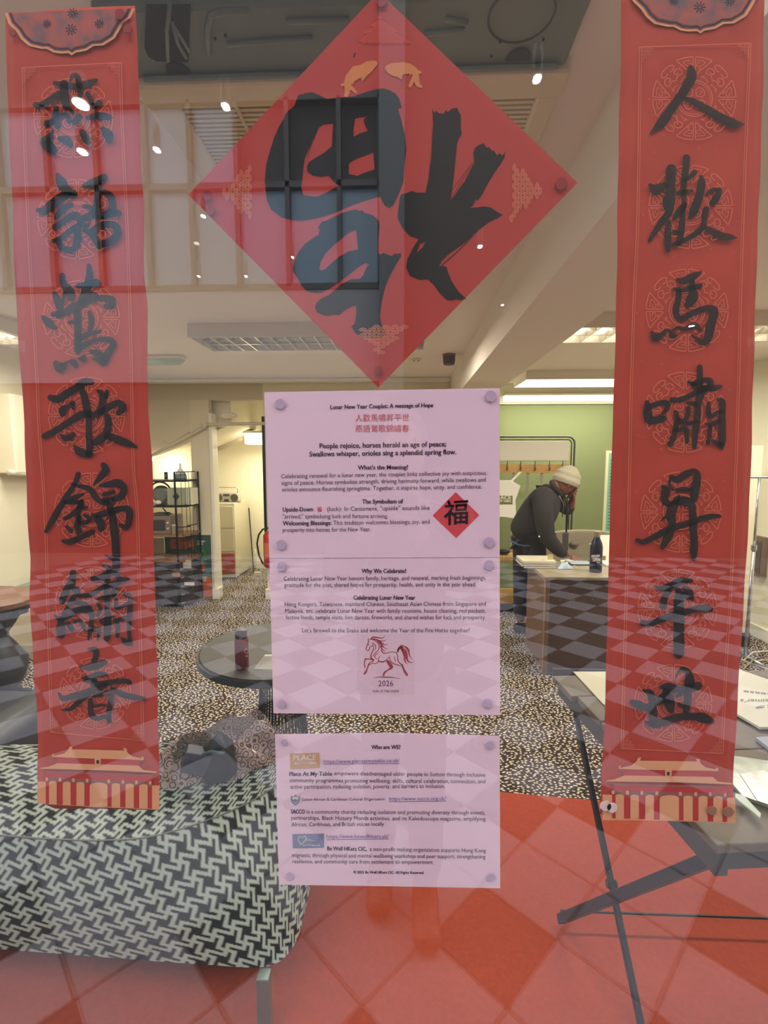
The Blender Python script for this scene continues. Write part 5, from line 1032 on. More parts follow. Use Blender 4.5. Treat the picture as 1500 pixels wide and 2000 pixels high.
rotM = Matrix.Translation(Vector((B_.x, B_.y, 0))) @ Matrix.Rotation(-math.atan2(A_.x - B_.x, A_.y - B_.y), 4, 'Z') @ Matrix.Translation(Vector((-tx, -ty0, 0)))
for ch in t.children: ch.data.transform(rotM)
l1t = onX(1124, 1392, A_.x + .03); l1b = onZ(1258, 2030, .024); l2t = onX(1404, 1690, B_.x + .02); l2b = onZ(1094, 1795, .024)
for k_, dx in ((0, 0), (1, .86)):
    sg = -1 if k_ else 1
    o_ = Vector((dx, 0, 0)); u1 = Vector((l1t.x, l1t.y, min(l1t.z, TZ - .08))); u2 = Vector((l2t.x, l2t.y + .02, min(l2t.z, TZ - .06))); leg(u1 + o_, l1b + o_); leg(u2 + o_, l2b + o_, w=.014)
MB().tube([l2b + Vector((0, 0, .03)), l2b + Vector((.86, 0, .03))], .004, 6).build('stretcher', bk, t)
mid = u1.lerp(l1b, .60); MB().lathe([(.012, -.014), (.012, .014)], (mid.x, mid.y, mid.z), 12, Matrix.Rotation(pi / 2, 3, 'Y')).build('pivot_bolt', bk, t)
# stack on the table
def flat(nm, px_, z0, th, m_, label, cat, parent=None):
    return MB().prism([onZ(x, y, z0) for x, y in px_], (0, 0, th)).build(nm, m_, parent, label=label, cat=cat)
flat('tea_towel', [(1120, 1313), (1200, 1313), (1215, 1400), (1178, 1376)], TZ + .0015, .003, mat('cream_linen', (226, 222, 196), .9, bump=.4, nscale=20), 'cream cloth lying on the far left corner of the folding table', 'cloth')
cd = thing('information_card', onZ(1480, 1380, TZ), 'large white information card facing the room on the folding table', 'card'); wc = mat('card_white', (222, 220, 208), .5)
flat('board', [(1425, 1300), (1452, 1314), (1560, 1352), (1560, 1425), (1484, 1425), (1425, 1390)], TZ + .004, .008, wc, None, None, cd)
zt_ = TZ + .0125; q = MB(); q.flat = True
for st, xa_, xb_, ya_, yb_, sz in (("isease", 1452, 1512, 1357, 1350, 15), ("heimer\u2019s", 1446, 1512, 1368, 1368, 17), ("is", 1475, 1506, 1378, 1383, 17)):
    V, Fc, (m0, m1) = glyphs(st, 1); vv = [onZ(xb_ - (vx - m0) / (m1 - m0) * (xb_ - xa_), ya_ + (yb_ - ya_) * (vx - m0) / (m1 - m0) + (vy - .26) * sz * .55, zt_) for vx, vy in V]; q.add(vv, Fc)
q.build('lettering', mat('card_ink', (96, 104, 128), .6), cd)
flat('leaflet', [(1475, 1446), (1560, 1440), (1560, 1500), (1510, 1474)], TZ + .0015, .010, mat('leaflet_blue', (150, 158, 176), .5), 'pale blue edged leaflet pile on the folding table at the right picture edge', 'leaflet')
mg = thing('magazine', onZ(1470, 1540, TZ), 'glossy open magazine with green and pink pages at the front of the table', 'magazine')
flat('page', [(1425, 1480), (1560, 1500), (1560, 1600), (1450, 1560), (1425, 1530)], TZ + .002, .008, mat('magazine_green', (156, 164, 140), .2, noise=.35, nscale=26, c2=(110, 122, 104)), None, None, mg)
flat('page', [(1445, 1512), (1490, 1505), (1560, 1530), (1560, 1592), (1480, 1565)], TZ + .0105, .0012, mat('magazine_pink', (176, 140, 132), .2, noise=.3, nscale=40, c2=(206, 190, 182)), None, None, mg)
flat('booklet', [(1436, 1552), (1452, 1556), (1486, 1592), (1484, 1600), (1436, 1560)], TZ + .0125, .004, mat('mint_paper', (186, 202, 184), .4), 'narrow mint booklet corner under the magazine on the table', 'booklet')

# ------------------------------------------------------------------ clothes rail, boards, picture at right
chrome = mat('chrome', (190, 192, 194), .2, metal=.9); ry = 3.2
t = thing('clothes_rail', onY(1470, 1275, ry), 'empty chrome clothes rail beside the right hand couplet', 'clothes rail'); xr = onY(1470, 1100, ry).x; zr = onY(1470, 932, ry).z
MB().tube([(xr, ry, .02), (xr, ry, zr * .62)], .014, 10).build('post', chrome, t, smooth=True); MB().tube([(xr, ry, zr * .62), (xr, ry, zr)], .010, 10).build('post', chrome, t, smooth=True); MB().lathe([(.02, -.02), (.02, .02)], (xr, ry, zr * .62), 12).build('collar', chrome, t)
MB().tube([(xr - .08, ry, zr), (XR - .03, ry, zr)], .010, 10).build('hanging_bar', chrome, t, smooth=True); MB().tube([(xr, ry - .2, .02), (xr, ry + .2, .02)], .014, 10).build('foot', chrome, t, smooth=True)
MB().tube([(XR - .05, ry, .02), (XR - .05, ry, zr)], .012, 10).build('post', chrome, t, smooth=True)
t = thing('display_board', onY(1450, 1240, 3.4), 'tall white panel leaning beside the clothes rail behind the couplet edge', 'panel')
p = onY(1462, 1240, 3.45); MB().box(p.x - .5, p.x, 3.45, 3.47, .12, onY(1455, 870, 3.45).z).build('board', wall_m, t); MB().box(p.x - .5, p.x + .005, 3.44, 3.48, .0, .12).build('foot_strip', bk, t)
t = thing('wall_picture', onX(1480, 1080, XR), 'brown picture frame with a grey side on the right wall behind the rail', 'picture')
a = onX(1473, 1045, XR - .02); b2 = onX(1492, 1130, XR - .02); MB().box(XR - .04, XR, min(a.y, b2.y), max(a.y, b2.y) + .1, b2.z, a.z).build('frame', mat('brown_frame', (128, 104, 88), .5), t); MB().box(XR - .045, XR - .04, min(a.y, b2.y) + .03, max(a.y, b2.y) + .07, b2.z + .04, a.z - .04).build('print', mat('print_grey', (92, 84, 84), .6), t)
t = thing('wire_rack', onZ(1480, 1300, 0), 'low white wire rack on the speckled carpet at the right picture edge', 'rack')
rr = [onZ(x, y, .09) for x, y in ((1452, 1290), (1500, 1307), (1560, 1300), (1520, 1270), (1470, 1274))]
MB().tube(rr, .006, 6, closed=True).build('top_wire', lv_white, t); MB().tube([p - Vector((0, 0, .07)) for p in rr], .005, 6, closed=True).build('bottom_wire', lv_white, t)
for p in rr: MB().tube([p - Vector((0, 0, .088)), p], .004, 6).build('upright_wire', lv_white, t)

# ------------------------------------------------------------------ desk
dn = mat('brown_desk_panel', (98, 76, 62), .5, noise=.2, nscale=7); dtop = mat('desk_top_taupe', (142, 130, 104), .45, noise=.12, nscale=12)
D0 = onZ(1060, 1318, 0); DX = D0.x; DY0 = D0.y; DY1 = DY0 + .54; DX1 = DX + 1.22; DZ = .73
t = thing('desk', (DX + .7, DY0 + .3, 0), 'brown panelled desk with studded front and taupe top, in front of the person', 'desk')
MB().box(DX - .015, DX1, DY0 - .015, DY1, DZ - .025, DZ).build('desktop', dtop, t, bevel=.004)
MB().box(DX + .02, DX1 - .02, DY0, DY0 + .025, .02, DZ - .026).build('front_panel', dn, t); MB().box(DX, DX + .02, DY0, DY1 - .02, .04, DZ - .026).build('side_panel', mat('reddish_side_panel', (112, 78, 58), .5, noise=.2, nscale=7), t); MB().box(DX1 - .02, DX1, DY0, DY1 - .02, .02, DZ - .026).build('side_panel', dn, t)
MB().box(DX - .002, DX + .028, DY0 - .006, DY0 + .03, .0, DZ - .026).build('corner_strip', mat('corner_brass', (128, 104, 76), .4), t)
MB().box(DX + .06, DX1 - .06, DY0 - .03, DY0 - .001, .0, .06).build('foot_rail', mat('grey_blue_rail', (66, 64, 74), .4), t, bevel=.01)
for x, y in ((1078, 1125), (1067, 1142), (1077, 1161), (1117, 1161), (1164, 1160), (1067, 1169), (1094, 1172), (1158, 1171), (1074, 1190), (1065, 1211), (1074, 1225), (1065, 1247), (1072, 1263), (1064, 1282), (1071, 1295), (1121, 1172), (1179, 1297)):
    c = onY(x, y, DY0); MB().lathe([(.0045, 0), (.003, .003)], (c.x, DY0, c.z), 8, Matrix.Rotation(pi / 2, 3, 'X')).build('stud', mat('steel_stud', (226, 214, 196), .2, metal=.7), t)
def dk_(x, y): return onZ(x, y, DZ)
# books
bz_ = DZ + .001; bc = mat('cream_book', (196, 190, 160), .6); bb = mat('book_edge_dark', (56, 52, 46), .6); bx0 = onY(1019, 1100, DY0 + .28).x; bx1 = onY(1084, 1100, DY0 + .28).x
for i, (m_, th, lab) in enumerate(((bb, .014, 'thin dark folder at the bottom of the stack on the desk'), (bc, .012, 'cream folder second from the bottom of the desk stack'), (bb, .008, 'thin dark folder in the middle of the desk stack'), (bc, .022, 'thick cream ring file with red mark on top of the desk stack'))):
    k_ = thing('folder', ((bx0 + bx1) / 2, DY0 + .36, bz_), lab, 'folder', 'folders stacked on the desk'); off = (.004, -.004, .002, 0)[i]
    MB().box(bx0 + off, bx1 + off, DY0 + .25, DY0 + .47, bz_, bz_ + th).build('cover', m_, k_, bevel=.002)
    MB().box(bx0 + off + .006, bx1 + off - .003, DY0 + .247, DY0 + .25, bz_ + .002, bz_ + th - .002).build('pages', mat('page_white', (226, 222, 202), .7), k_)
    if i == 3: MB().box((bx0 + bx1) / 2 + .02, (bx0 + bx1) / 2 + .05, DY0 + .28, DY0 + .29, bz_ + th, bz_ + th + .001).build('red_mark', mat('red_mark', (190, 70, 60), .6), k_); MB().box(bx1 - .05, bx1 - .01, DY0 + .3, DY0 + .305, bz_ + th, bz_ + th + .04).build('index_tab', mat('tab_yellow', (206, 188, 130), .6), k_)
    bz_ += th + .0008
# face mask (crumpled)
c = dk_(1103, 1110); t = thing('face_mask', (c.x, c.y, DZ), 'crumpled pale blue face mask on the desk edge', 'face mask')
MB().grid(lambda u, v: Vector((c.x + (u - .5) * .13 * (1 - .3 * v), c.y + (v - .5) * .07, DZ + .003 + .045 * sin(pi * u) * sin(pi * v) * (1 + .3 * sin(17 * u) * sin(9 * v)))), 18, 10).build('fabric', mat('pale_blue_fabric', (176, 194, 200), .8), t, smooth=True)
MB().tube([c + Vector((.05, 0, .006)), c + Vector((.08, .02, .02)), c + Vector((.09, -.01, .004))], .0015, 5).build('ear_loop', lv_white, t)
c = dk_(1135, 1104); t = thing('tablet', (c.x, c.y, DZ), 'flat tablet showing a pale screen on the desk under the hand', 'tablet')
MB().box(c.x - .085, c.x + .1, c.y - .02, c.y + .13, DZ + .0005, DZ + .011).build('case', mat('black_plastic', (26, 26, 28), .4), t, bevel=.003); MB().box(c.x - .075, c.x + .09, c.y - .01, c.y + .12, DZ + .0112, DZ + .0118).build('screen', mat('pale_screen', (170, 182, 190), .2), t)
c = dk_(1110, 1098); MB().prism([(c.x - .06, c.y, DZ + .001), (c.x + .07, c.y + .01, DZ + .001), (c.x + .06, c.y + .1, DZ + .001), (c.x - .04, c.y + .09, DZ + .001)], (0, 0, .006)).build('note_paper', mat('page_white', (226, 222, 202), .7), None, label='sheet of white note paper behind the face mask on the desk', cat='paper')
# bottle
c = dk_(1163, 1117); br_ = 12 / F_PX * 3.5; bh = onY(1163, 1038, c.y).z - DZ; t = thing('water_bottle', (c.x, c.y, DZ), 'navy metal water bottle lettered ENGLISH OPEN on the desk', 'bottle')
MB().lathe([(br_ * .95, DZ + .001), (br_, DZ + .01), (br_, DZ + bh * .62), (br_ * .86, DZ + bh * .72), (br_ * .5, DZ + bh * .84), (br_ * .46, DZ + bh * .87)], (c.x, c.y, 0), 24).build('body', mat('navy_metal', (34, 36, 58), .3, metal=.3), t, smooth=True)
MB().lathe([(br_ * .52, DZ + bh * .87), (br_ * .52, DZ + bh), (br_ * .45, DZ + bh * 1.005)], (c.x, c.y, 0), 18).build('cap', mat('cap_taupe', (150, 136, 112), .4, metal=.3), t); MB().box(c.x - br_ * 1.25, c.x - br_ * .7, c.y - .003, c.y + .003, DZ + bh * .68, DZ + bh * .71).build('clip', lv_white, t)
q = Print(c.y - br_ * 1.02); q.text("ENGLISH", 1155, 1171, 1087, 1086, 6, 1); q.text("OPEN", 1157, 1172, 1094, 1094, 9, 1); q.stroke([(1166, 1099, 1.4), (1172, 1099, 1.4)], k=1); q.build('lettering', mat('logo_white2', (232, 226, 224), .6), t)
q = Print(c.y - br_ * 1.025); q.stroke([(1158, 1093, 3), (1158.6, 1093.6, 3)], k=1); q.build('rose_mark', mat('rose_mark', (200, 60, 70), .6), t)
c = dk_(1186, 1108); t = thing('laptop', (c.x + .1, c.y + .1, DZ), 'white laptop seen edge-on at the right end of the desk', 'laptop')
MB().prism([(c.x + .0, c.y + .02, DZ + .002), (c.x + .3, c.y + .02, DZ + .002), (c.x + .3, c.y + .2, DZ + .002), (c.x, c.y + .2, DZ + .002)], (0, 0, .014)).build('keyboard_base', lv_white, t); MB().prism([(c.x - .02, c.y + .2, DZ + .017), (c.x + .3, c.y + .2, DZ + .017), (c.x + .33, c.y + .27, DZ + .21), (c.x + .03, c.y + .27, DZ + .21)], (0, .008, 0)).build('lid', lv_white, t)
c = dk_(1178, 1098); MB().box(c.x - .02, c.x + .02, c.y, c.y + .02, DZ + .001, DZ + .05).build('ornament_block', mat('olive_frame', (110, 106, 70), .5), None, bevel=.003, label='tiny olive block beside the bottle on the desk', cat='ornament')

# ------------------------------------------------------------------ hall stand against the green wall
HY = 4.55; fm_ = mat('stand_steel', (92, 92, 84), .35, metal=.6); pine = mat('pine', (206, 160, 84), .5, noise=.2, nscale=9)
def HP(x, y, Y=HY): return onY(x, y, Y)
hx1 = HP(1117, 1000).x; hx0 = hx1 - 1.0; ht = HP(1100, 853).z
t = thing('hall_stand', ((hx0 + hx1) / 2, HY, 0), 'tall metal framed hall stand with padded top panel and pine hook rail', 'hall stand')
for o_, r_ in ((0, .010), (.03, .007)):
    pts = [(hx0 + o_, HY, .02), (hx0 + o_, HY, ht - .07)] + [(hx0 + .07 - cos(a) * (.07 - o_), HY, ht - .07 + sin(a) * (.07 - o_)) for a in [pi / 2 * i / 5 for i in range(1, 6)]] + [(hx1 - .07 + sin(a) * (.07 - o_), HY, ht - .07 + cos(a) * (.07 - o_)) for a in [pi / 2 * i / 5 for i in range(6)]] + [(hx1 - o_, HY, .02)]
    MB().tube(pts, r_, 8).build('frame_tube', fm_, t, smooth=True)
pz1, pz0 = HP(1050, 861).z, HP(1050, 901).z; MB().box(hx0 + .045, hx1 - .05, HY - .01, HY + .02, pz0, pz1).build('padded_panel', mat('cream_vinyl', (226, 222, 204), .35, bump=.3, nscale=6), t, bevel=.02, bseg=3)
rz1, rz0 = HP(1050, 907).z, HP(1050, 924).z; MB().box(hx0 + .03, hx1 - .04, HY - .012, HY + .008, rz0, rz1).build('hook_rail', pine, t, bevel=.003)
for x in (990, 1016, 1044, 1072, 1098):
    c = HP(x, 915); hk = MB().tube([(c.x, HY - .018, rz1 + .035), (c.x - .004, HY - .022, c.z - .01), (c.x - .006, HY - .05, c.z - .022), (c.x - .006, HY - .055, c.z - .0)], .005, 6).build('hook', fm_, t, smooth=True)
    MB().blob((c.x - .006, HY - .055, c.z + .002), .010, 8).build('hook_knob', fm_, hk)
for x in (1003, 1031, 1058): c = HP(x, 950); MB().box(c.x - .012, c.x + .012, HY + .01, HY + .02, .5, rz0).build('back_slat', mat('slat_grey', (150, 146, 122), .5), t)
for y0, y1, m_, nm in ((1088, 1097, pine, 'shelf'), (1162, 1179, pine, 'bottom_board')):
    z0, z1 = HP(1000, y1, HY - .25).z, HP(1000, y0, HY - .25).z; MB().box(hx0 - .02, HP(1014, 1100, HY - .25).x + .35, HY - .25, HY + .02, z0, z1).build(nm, m_, t, bevel=.004)
zb = HP(1000, 1179, HY - .25).z; MB().box(hx0, hx1, HY - .2, HY, .0, zb - .02).build('plinth', bk, t)  # black box standing in for the shadow under the bottom board
# tote bag
c = HP(988, 1000, HY - .08); tb = thing('tote_bag', (c.x, HY - .08, 1.2), 'white canvas tote bag with a printed badge hanging on the hall stand', 'bag'); tm = mat('white_canvas', (238, 234, 222), .8)
pp = [(940, 938), (998, 938), (1017, 949), (1007, 977), (1008, 1000), (1010, 1014), (985, 1010), (940, 1010)]
MB().prism([HP(x, y, HY - .10) for x, y in pp], (0, .04, 0)).build('bag', tm, tb, bevel=.006)
MB().prism([HP(x, y, HY - .075) for x, y in ((1001, 941), (1019, 922), (1015, 921), (998, 938))], (0, .012, 0)).build('strap', tm, tb)
q = Print(HY - .104); q.poly([(958, 968), (1001, 968), (1001, 985), (958, 985)]); q.build('printed_badge', mat('badge_olive', (112, 116, 72), .7), tb)
q = Print(HY - .106); q.text("PLACE", 966, 998, 972.5, 972.5, 9, 1); q.text("AT MY TABLE", 966, 998, 979, 979, 5, 1); q.build('badge_lettering', mat('badge_cream', (232, 226, 196), .7), tb)
c = HP(983, 1088, HY - .12); m = MB(); m.blob((c.x, HY - .12, HP(990, 1088, HY - .25).z + .03), .05, 12, sx=1.4, sz=.5); m.build('dark_hat', bk, None, smooth=True, label='small dark woollen item on the hall stand shelf', cat='hat')

# armchair behind the desk (tufted beige)
c = onY(1140, 1075, 3.9); bg_ = mat('beige_velvet', (150, 140, 116), .7, noise=.1, nscale=10); t = thing('armchair', (c.x, 3.95, 0), 'beige tufted armchair with button back behind the desk', 'chair')
def shell(u, v):
    a = pi * (u - .5) * 1.05; R1 = .33; zt_1 = onY(1130, 1037, 3.9).z - .09 * (2 * u - 1) ** 2 * (1.0 if u > .5 else .6)
    return Vector((c.x + .02 + sin(a) * R1 * 1.25, 3.75 + .22 * cos(a) + .02 * v, .30 + (zt_1 - .30) * v + .012 * sin(pi * v) ))
m = MB(); m.grid(shell, 26, 14); o = m.build('backrest', bg_, t, smooth=True); so = o.modifiers.new('s', 'SOLIDIFY'); so.thickness = .06; so.offset = 0; sb = o.modifiers.new('b', 'BEVEL'); sb.width = .02; sb.segments = 3
b_c = onY(1124, 1063, 3.9); bt = MB(); bt.lathe([(.045, 0), (.04, .012), (.012, .018)], (b_c.x, 3.93, b_c.z), 16, Matrix.Rotation(pi / 2, 3, 'X') @ Matrix.Diagonal((1, .6, 1))); bt.build('button', mat('beige_button', (128, 116, 96), .7), t, smooth=True)
MB().box(c.x - .3, c.x + .32, 3.45, 3.95, .22, .42).build('seat', bg_, t, bevel=.05, bseg=4, smooth=True)
for sx in (-.25, .27):
    for sy in (3.5, 3.9): MB().lathe([(.014, .0), (.02, .23)], (c.x + sx, sy, 0), 10).build('leg', bk, t)
# teal notice on green wall
c = onY(1192, 980, YG - .01); c1 = onY(1184, 880, YG - .01); c2_ = onY(1230, 1075, YG - .01); t = thing('wall_chart', (c.x, YG - .01, c2_.z), 'white framed teal list chart on the olive green wall behind the couplet', 'chart')
MB().box(c1.x, c1.x + .45, YG - .02, YG - .001, c2_.z, c1.z).build('frame', mat('chart_frame', (214, 214, 178), .5), t); MB().box(c1.x + .03, c1.x + .42, YG - .023, YG - .02, c2_.z + .03, c1.z - .03).build('print', mat('chart_teal', (120, 176, 150), .5), t)
m = MB(); 
for i in range(22): m.box(c1.x + .05, c1.x + .12 + .05 * ((i * 7) % 3), YG - .0245, YG - .0232, c1.z - .12 - i * .038, c1.z - .11 - i * .038)
m.build('printed_lines', mat('chart_ink', (60, 100, 86), .6), t, kind='stuff')
# ------------------------------------------------------------------ people
def skin(name, chain, m, parent, sub=2, root=0, label=None):
    """chain: (verts [(x,y,z,r)], edges)"""
    V, E_ = chain; me = bpy.data.meshes.new(name); me.from_pydata([v[:3] for v in V], E_, []); me.materials.append(m)
    o = bpy.data.objects.new(name, me); COL.objects.link(o)
    o.modifiers.new('skin', 'SKIN'); sv = me.skin_vertices[0].data
    for i, v in enumerate(V): r = v[3]; sv[i].radius = (r, r) if not isinstance(r, tuple) else r; sv[i].use_root = (i == root)
    s = o.modifiers.new('sub', 'SUBSURF'); s.levels = sub; s.render_levels = sub
    dg = bpy.context.evaluated_depsgraph_get(); ev = bpy.data.meshes.new_from_object(o.evaluated_get(dg)); o.modifiers.clear(); o.data = ev
    if not ev.materials: ev.materials.append(m)
    ev.polygons.foreach_set('use_smooth', [True] * len(ev.polygons))
    return wire_up(o, parent, label)
def hand(parent, wrist, d, up, m, name='hand', curl=.5, scale=1.0, thumb=1):
    """palm + five fingers, as one skinned graph"""
    d = Vector(d).normalized(); up = Vector(up).normalized(); sd = d.cross(up).normalized(); V = []; E_ = []
    w = Vector(wrist); s = scale
    V.append((*w, .024 * s)); V.append((*(w + d * .045 * s), .026 * s)); V.append((*(w + d * .075 * s), .020 * s)); E_ += [(0, 1), (1, 2)]
    for i, (off, ln) in enumerate(((-.030, .070), (-.010, .080), (.010, .075), (.028, .060))):
        b = len(V); base = w + d * .078 * s + sd * off * s; V.append((*base, .0105 * s)); E_.append((2, b)); p = base; dd = d.copy()
        for k in range(3):
            dd = (dd - up * curl * .45).normalized(); p = p + dd * ln / 3 * s; V.append((*p, (.0095 - .0012 * k) * s)); E_.append((b + k, b + k + 1))
    b = len(V); base = w + d * .03 * s - sd * .030 * s * thumb; V.append((*base, .013 * s)); E_.append((1, b)); p = base; dd = (d - sd * .9 * thumb - up * .2).normalized()
    for k in range(2): p = p + dd * .032 * s; V.append((*p, (.011 - .002 * k) * s)); E_.append((b + k, b + k + 1)); dd = (dd + d * .5 - up * .3).normalized()
    return skin(name, (V, E_), m, parent, 2)

PYm = 3.62
def Q(x, y, dy=0): return onY(x, y, PYm + dy)
skin_m = mat('brown_skin', (122, 66, 44), .5); jk = mat('black_fleece', (36, 32, 32), .9, noise=.12, nscale=30); trm = mat('dark_trousers', (34, 32, 40), .9)
pe = thing('person', (Q(1030, 1200).x, PYm, 0), 'person in grey beanie and black jacket leaning over the desk, phone at ear', 'person')
hip = Q(1030, 1070); hip.z = 0.93
def R_(v, r): return (v.x, v.y, v.z, r)
ank1 = Vector((hip.x - .02, PYm + .10, .09)); ank2 = Vector((hip.x + .10, PYm - .06, .09))
kn1 = Vector((hip.x - .02, PYm + .09, .50)); kn2 = Vector((hip.x + .08, PYm - .08, .50))
spine = Q(1040, 1035); chest = Q(1062, 990); neck = Q(1086, 945); headc = Q(1104, 938)
shn = Q(1060, 968, -.16); shf = Q(1086, 962, .15)
eln = Q(1068, 1050, -.22); wrn = Q(1112, 1088, -.20)
elf = Q(1112, 1000, .10); wrf = Q(1119, 972, .02)
V = [R_(hip, .10), R_(spine, .10), R_(chest, .13), R_(Q(1080, 955), .075), R_(neck, .055), R_(Q(1096, 940), .06),
     R_(shn, .06), R_(eln, .045), R_(wrn, .028), R_(shf, .055), R_(elf, .042), R_(wrf, .027),
     R_(Vector((hip.x - .01, PYm + .09, .86)), .09), R_(kn1, .06), R_(ank1, .045), R_(Vector((hip.x + .03, PYm - .09, .86)), .09), R_(kn2, .06), R_(ank2, .045)]
E_ = [(0, 1), (1, 2), (2, 3), (3, 4), (4, 5), (2, 6), (6, 7), (7, 8), (2, 9), (9, 10), (10, 11), (0, 12), (12, 13), (13, 14), (0, 15), (15, 16), (16, 17)]
skin('body', (V, E_), skin_m, pe)
# jacket: torso and both sleeves in one shell
bk_ = Q(1024, 1046); V = [R_(Q(1019, 1060), .165), R_(Q(1036, 1025), .175), R_(Q(1055, 990), .165), R_(Q(1074, 962), .115), R_(Q(1084, 951), .078),
     R_(shn, .095), R_(Q(1062, 1010, -.22), .085), R_(eln, .075), R_(Q(1092, 1076, -.22), .055), R_(Q(1106, 1086, -.2), .045), R_(shf, .08), R_(Q(1100, 990, .14), .065), R_(elf, .060), R_(Q(1117, 983, .05), .042)]
E_ = [(0, 1), (1, 2), (2, 3), (3, 4), (2, 5), (5, 6), (6, 7), (7, 8), (8, 9), (2, 10), (10, 11), (11, 12), (12, 13)]
jo = skin('jacket', (V, E_), jk, pe, root=0)
col = [Q(1077, 940, -.04), Q(1083, 952, -.09), Q(1092, 962, -.07), Q(1097, 968, -.0)]; MB().tube(col, [.02, .024, .022, .016], 8).build('collar', jk, jo, smooth=True)
MB().tube([Q(1092, 968, -.12), Q(1101, 985, -.10), Q(1098, 1010, -.08)], .004, 6).build('zip', mat('zip_grey', (120, 120, 112), .4, metal=.5), jo, smooth=True)
hm = [Q(996, 1056, -.16), Q(1012, 1064, -.17), Q(1022, 1066, -.175), Q(1040, 1066, -.17), Q(1060, 1074, -.15)]; MB().tube(hm, [.006, .008, .008, .006, .004], 6).build('blue_hem', mat('blue_hem', (48, 84, 120), .7), jo, smooth=True, label='blue hem showing under the jacket')
MB().blob(Q(1053, 1048, -.30), .007, 8).build('reflective_dot', mat('dot_white', (232, 226, 216), .3), jo)
V = [R_(Vector((hip.x, PYm, .99)), .15), R_(Vector((hip.x - .01, PYm + .09, .84)), .105), R_(kn1, .08), R_(ank1 + Vector((0, 0, .03)), .062), R_(Vector((hip.x + .03, PYm - .09, .84)), .105), R_(kn2, .08), R_(ank2 + Vector((0, 0, .03)), .062)]
skin('trousers', (V, [(0, 1), (1, 2), (2, 3), (0, 4), (4, 5), (5, 6)]), trm, pe)
for a in (ank1, ank2): MB().box(a.x - .06, a.x + .19, a.y - .045, a.y + .045, .001, .085).build('shoe', bk, pe, bevel=.035, bseg=3, smooth=True)
# head: looking down to the right
hd = MB(); hc = Q(1107, 943)
Mh = Matrix.Rotation(radians(38), 3, 'Y')          # tilt forward (towards +x)
def headf(u, v):
    a = 2 * pi * u; b = pi * v; x = sin(b) * cos(a); y = sin(b) * sin(a); z = cos(b)
    r = Vector((x * .098, y * .076, z * .118))
    if x > 0 and z < -.1: r.x *= .92; r.y *= (1 - .25 * abs(z))          # jaw
    f = max(0, x) ** 8 * math.exp(-((y / .22) ** 2))
    r.x += .028 * f * math.exp(-((z + .12) / .2) ** 2)                    # nose
    r.x += .012 * max(0, x) ** 4 * math.exp(-((z + .52) / .10) ** 2) * math.exp(-((y / .3) ** 2))   # lips
    r.x -= .010 * max(0, x) ** 3 * math.exp(-((abs(y) - .38) / .16) ** 2) * math.exp(-((z - .12) / .14) ** 2)   # eye sockets
    r.x += .010 * max(0, x) ** 4 * math.exp(-((z + .86) / .12) ** 2)      # chin
    return hc + Mh @ r
hd.grid(headf, 40, 30); ho = hd.build('head', skin_m, pe, smooth=True)
for s in (-1, 1):
    e = hc + Mh @ Vector((.082, s * .031, .014)); MB().blob(e, .011, 10).build('eye', mat('eye_dark', (40, 26, 22), .2), ho, smooth=True)
    b0__ = [hc + Mh @ Vector((.090, s * .014, .036)), hc + Mh @ Vector((.090, s * .032, .042)), hc + Mh @ Vector((.078, s * .050, .036))]; MB().tube(b0__, .004, 6).build('eyebrow', mat('brow', (40, 26, 22), .9), ho)
    ea = hc + Mh @ Vector((-.005, s * .076, -.01)); m = MB(); m.blob(ea, .026, 12, sx=.7, sy=.35, sz=1.2); m.build('ear', skin_m, ho, smooth=True)
ml = [hc + Mh @ Vector((.098, -.022, -.064)), hc + Mh @ Vector((.107, 0, -.062)), hc + Mh @ Vector((.098, .022, -.064))]; MB().tube(ml, .0045, 6).build('mouth', mat('lip_brown', (104, 44, 36), .5), ho, smooth=True)
Mb = Matrix.Rotation(radians(20), 3, 'Y'); bc_ = hc + Vector((.0, 0, .012)); be = mat('grey_knit_beanie', (158, 152, 130), .9, bump=.5, nscale=60)
def beanie(u, v):
    a = 2 * pi * u; b = pi * .56 * v; fold = 1 + .035 * sin(v * 24) * (v > .25) + .03 * sin(5 * a + 3) * (1 - v) * sin(pi * v)
    return bc_ + Mb @ Vector((sin(b) * cos(a) * .116 * fold - .008, sin(b) * sin(a) * .095 * fold, cos(b) * .135 + .006 * cos(3 * a) * (v < .3)))
m = MB(); m.grid(beanie, 40, 26); o = m.build('beanie', be, pe, smooth=True, label='grey ribbed beanie'); so = o.modifiers.new('s', 'SOLIDIFY'); so.thickness = .006
hand(pe, wrn, (1, -.1, -.35), (.3, 0, 1), skin_m, curl=.25, thumb=-1)
hand(pe, Q(1118, 978, .02), (.15, -.1, 1), (1, -.3, 0), skin_m, curl=1.2, thumb=1)
ph = Q(1117, 962, -.02); Mp = Matrix.Translation(ph) @ Matrix.Rotation(radians(30), 4, 'Y')
t = thing('mobile_phone', ph, 'small dark mobile phone held to the face of the person', 'phone'); MB().box(-.008, .004, -.03, .03, -.055, .065, Mp).build('body', bk, t, bevel=.003); MB().box(-.0095, -.008, -.026, .026, -.05, .06, Mp).build('screen', mat('phone_screen', (96, 50, 40), .3), t)
t = thing('lanyard', Q(1105, 1050, -.05), 'black lanyard with a card wallet hanging from the neck of the person', 'lanyard')
MB().tube([Q(1100, 972, -.06), Q(1107, 1000, -.06), Q(1106, 1040, -.06)], .007, 6).build('strap', bk, t, smooth=True); MB().tube([Q(1108, 972, .0), Q(1110, 1000, -.04), Q(1106, 1040, -.06)], .005, 6).build('strap', bk, t, smooth=True)
